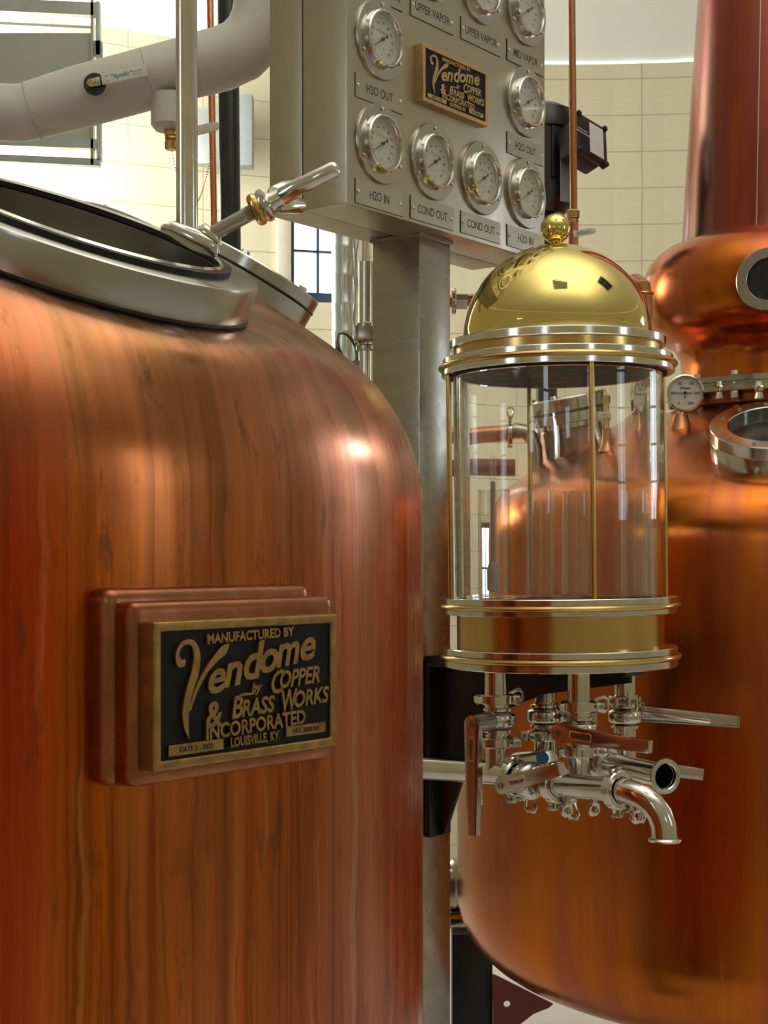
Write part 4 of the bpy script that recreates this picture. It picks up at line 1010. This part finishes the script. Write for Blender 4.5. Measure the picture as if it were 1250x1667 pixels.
# ------------------------------------------------------------ background, upper left
Yw = 4.3
wp = thing('insulated_pipe', 'thick white jacketed pipe crossing the upper left and bending upward', 'pipe', P(200, 140, Yw))
rw = 47 * Yw / FPX
path = [P(-90, 170, Yw), P(-30, 182, Yw), P(30, 184, Yw), P(48, 182, Yw)]
seg_a = path + [P(60, 178, Yw)]
G().tube(seg_a, rw * .97, 40).build('left_jacket', WHITEP, wp)
G().tube([P(52, 180, Yw), P(130, 158, Yw), P(300, 112, Yw), P(330, 104, Yw)], [rw * .98, rw * 1.05, rw * 1.05, rw * 1.05], 40).build('straight_jacket', WHITEP, wp)
arc = [P(325, 105, Yw), P(360, 96, Yw), P(392, 82, Yw), P(414, 60, Yw), P(427, 32, Yw), P(432, 0, Yw), P(433, -70, Yw)]
G().tube(arc, rw * 1.08, 40).build('elbow_jacket', WHITEP, wp)
SEAM = mk('jacket_seam_tape', (.50, .47, .42), .6)
G().torus(rw * 1.0, .0015, frame(P(54, 179.5, Yw), vec_px(52, 180, Yw, 130, 158, Yw)), 48, 6).build('jacket_seam', SEAM, wp)
G().torus(rw * 1.052, .0015, frame(P(244, 127, Yw), vec_px(130, 158, Yw, 300, 112, Yw)), 48, 6).build('jacket_seam', SEAM, wp)
# drain cap
dc = G(T(*P(276, 190, Yw - .02))); dc = dc.lathe([(.052, .06), (.052, -.025), (.040, -.038), (0, -.040)], None, 32).build('branch_cap', WHITEP, wp)
vx = P(154, 137, Yw - .105)
vv = thing('ball_valve', 'small ball valve with cream lever lying on the white pipe', 'valve', vx)
VM = frame(vx, (0, -1, 0), vec_px(154, 137, Yw, 237, 120, Yw))
G(VM).lathe([(.030, -.006), (.030, .004), (.0, .004)], None, 28).build('recess', INK, vv)
g = G(VM); g.box((.004, 0, .008), (.03, .024, .02)); g.build('valve_stem', STEELB, vv, bevel=.003)
g = G(VM @ T(-.008, 0, .012)); g.cyl(.011, 0, .010, None, 6, .002); g.build('brass_nut', BRASSB, vv)
lv1 = G(VM).box((.085, .004, .014), (.125, .030, .004)).build('lever', LEVERW, vv, bevel=.0015)
g = G(VM @ T(.085, .004, .0163)); g.text('"Apollo"', .017, T(-.008, 0, 0), .0001, .0003, .25); g.text('ON', .007, T(-.048, .006, 0), .0001); g.text('OFF', .007, T(-.048, -.009, 0), .0001); g.text('WOG 600', .007, T(.035, .004, 0), .0001); g.text('WSP 150', .006, T(.035, -.005, 0), .0001); g.build('lever_text', BLUEINK, lv1)
# drain plug + chain
dp = thing('drain_plug', 'brass hose cap hanging below the white pipe on a bead chain', 'plug', P(278, 225, Yw - .02))
g = G(T(*P(279, 228, Yw - .02))); g.lathe([(.020, .030), (.020, .012), (.017, .010), (.019, .006), (.019, .002), (.015, 0), (.019, -.004), (.019, -.024), (.016, -.027), (0, -.027)], None, 28); g.build('plug_body', BRASSB, dp)
g = G()
for k in range(70):
    q = k / 69; x = 280 + 70 * q; y = 247 - 34 * q + 420 * q * (1 - q)
    g.ball(.0019, T(*P(x, y + 0, Yw - .03)), 6)
g.build('bead_chain', STEELB, dp)
lw = thing('drain_lever', 'cream lever handle under the white pipe beside the thin copper pipe', 'lever', P(340, 207, Yw))
LW = frame(P(320, 213, Yw - .03), (0, -1, 0), vec_px(320, 213, Yw, 352, 205, Yw)); G(LW).prism(capsule(.052, .013), -.002, .002).build('lever_blade', LEVERW, lw, bevel=.001)
G().tube([P(290, 222, Yw), P(322, 212, Yw - .02)], .01, 10).build('lever_shank', STEELB, lw)
g = G(); g.tube([P(349, 420, 5.6), P(341, -60, 5.6)], .0125, 16); tag(g.build('copper_line', COPPIPE), 'thin vertical copper line left of the dark pipe, upper left', 'pipe')
g = G(); g.tube([P(376, 470, 5.8), P(370, -60, 5.8)], .040, 28); tag(g.build('dark_pipe', PIPEBLK), 'thick dark painted vertical pipe crossing behind the white pipe', 'pipe')
# hanging strut frame with grey board
Ys = 6.6
def sbar(g, x0, y0, x1, y1, w, Y=Ys, dz=0.0):
    a, b = P(x0, y0, Y), P(x1, y1, Y + dz); d_ = b - a; Mx = frame((a + b) / 2, (0, -1, 0), d_)
    g.box((0, 0, 0), (d_.length, w, .04), Mx)
fb = thing('grey_board', 'flat grey board hanging in a galvanised frame at the upper left', 'board', P(70, 140, Ys))
GB = frame(P(44, 143, Ys), (0, -1, 0), (1, 0, .0)); G(GB).box((0, 0, 0), (210 * Ys / FPX, 176 * Ys / FPX, .02)).build('board_sheet', SCREENM, fb)
g = G(); sbar(g, -80, 6, 157, 17, .055); g.build('top_strut', GALV, fb)
g = G(); sbar(g, -80, 228, 158, 236, .040); g.build('middle_strut', GALV, fb)
g = G(); sbar(g, -80, 255, 163, 266, .030); g.build('bottom_strut', GALV, fb)
g = G(); sbar(g, 151, 2, 151, 270, .012); g.build('hanging_rod', STEELB, fb)
g = G(); sbar(g, 160, 5, 162, 262, .018); g.build('side_strut', GALV, fb)
g = G(); sbar(g, 154, 80, 166, 80, .06); g.build('strut_bracket', GREYP, fb)
g = G(); sbar(g, -80, 36, 150, 47, .012, Ys + .1); g.build('slotted_rail', GALV, fb)
# grey box
bx_ = P(402, 215, 8.0); eb = thing('electrical_box', 'grey electrical enclosure on the far wall behind the dark pipe', 'box', bx_)
g = G(); g.box((bx_.x - .03, 8.0, bx_.z), (.125, .10, .37)); g.build('enclosure', GREYP, eb, bevel=.006)
g = G(); g.box((P(350, 0, 8.1).x, 8.02, P(0, 230, 8.1).z), (.26, .08, .30)); g.build('side_duct', GALV, eb, bevel=.02)
# flexible duct, cables and clamp stand between the window and the post
Yd = 6.5
da = P(556, 0, Yd)
g = G(); pr = []
z_ = P(0, 640, Yd).z
while z_ < 2.5: pr += [(.055, z_), (.0575, z_ + .012), (.055, z_ + .024)]; z_ += .12
g.lathe(pr, T(da.x + .012, da.y, 0), 28); tag(g.build('flexible_duct', DUCT), 'shiny silver ribbed duct between the far window and the post', 'duct')
for k, (x0, sway) in enumerate(((568, 3), (571, -3), (575, 4), (578, 2), (583, -4), (588, 3), (592, -2), (597, 2))):
    g = G(); g.tube([P(x0 + sway * sin(q * 1.1 + k), 340 + q * 26, 5.4 + .01 * k) for q in range(0, 10 - (k % 3))], .0032, 6)
    tag(g.build('cable', CABLE), 'thin pale cable under the cabinet, %s of eight hanging beside the post' % ('leftmost', 'second from left', 'third from left', 'fourth from left', 'fourth from right', 'third from right', 'second from right', 'rightmost')[k], 'cable', 'loose cables hanging beside the post')
t = thing('clamp_stand', 'stainless upright tube held by a square pipe clamp left of the post', 'tube', P(597, 545, 4.4))
ca = P(597, 0, 4.4); g = G(T(ca.x, ca.y, 0)); g.cyl(.0235, P(0, 1200, 4.4).z, P(0, 427, 4.4).z, None, 24); g.build('upright_tube', STEEL, t)
g = G(T(ca.x, ca.y, 0))
for y in (528, 564): g.cyl(.031, P(0, y + 8, 4.4).z, P(0, y - 2, 4.4).z, None, 24, .003)
g.build('clamp_collars', STEELB, t)
g = G(); g.box((ca.x + .005, ca.y - .02, P(0, 546, 4.4).z), (.065, .06, .040)); g.box((ca.x - .03, ca.y - .02, P(0, 546, 4.4).z), (.012, .07, .046)); g.build('clamp_block', RINGM, t, bevel=.003)
g = G()
for k in range(6):
    M = frame(P(565 + k * .8, 566 + 2 * k, 4.45 + .01 * k), (.8, -.5, .3)); g.torus(.045 + .004 * k, .003, M, 24, 6)
tag(g.build('coiled_cable', mk('dark_cable', (.07, .07, .05), .5)), 'coil of dark cable hanging on the clamp beside the post', 'cable')
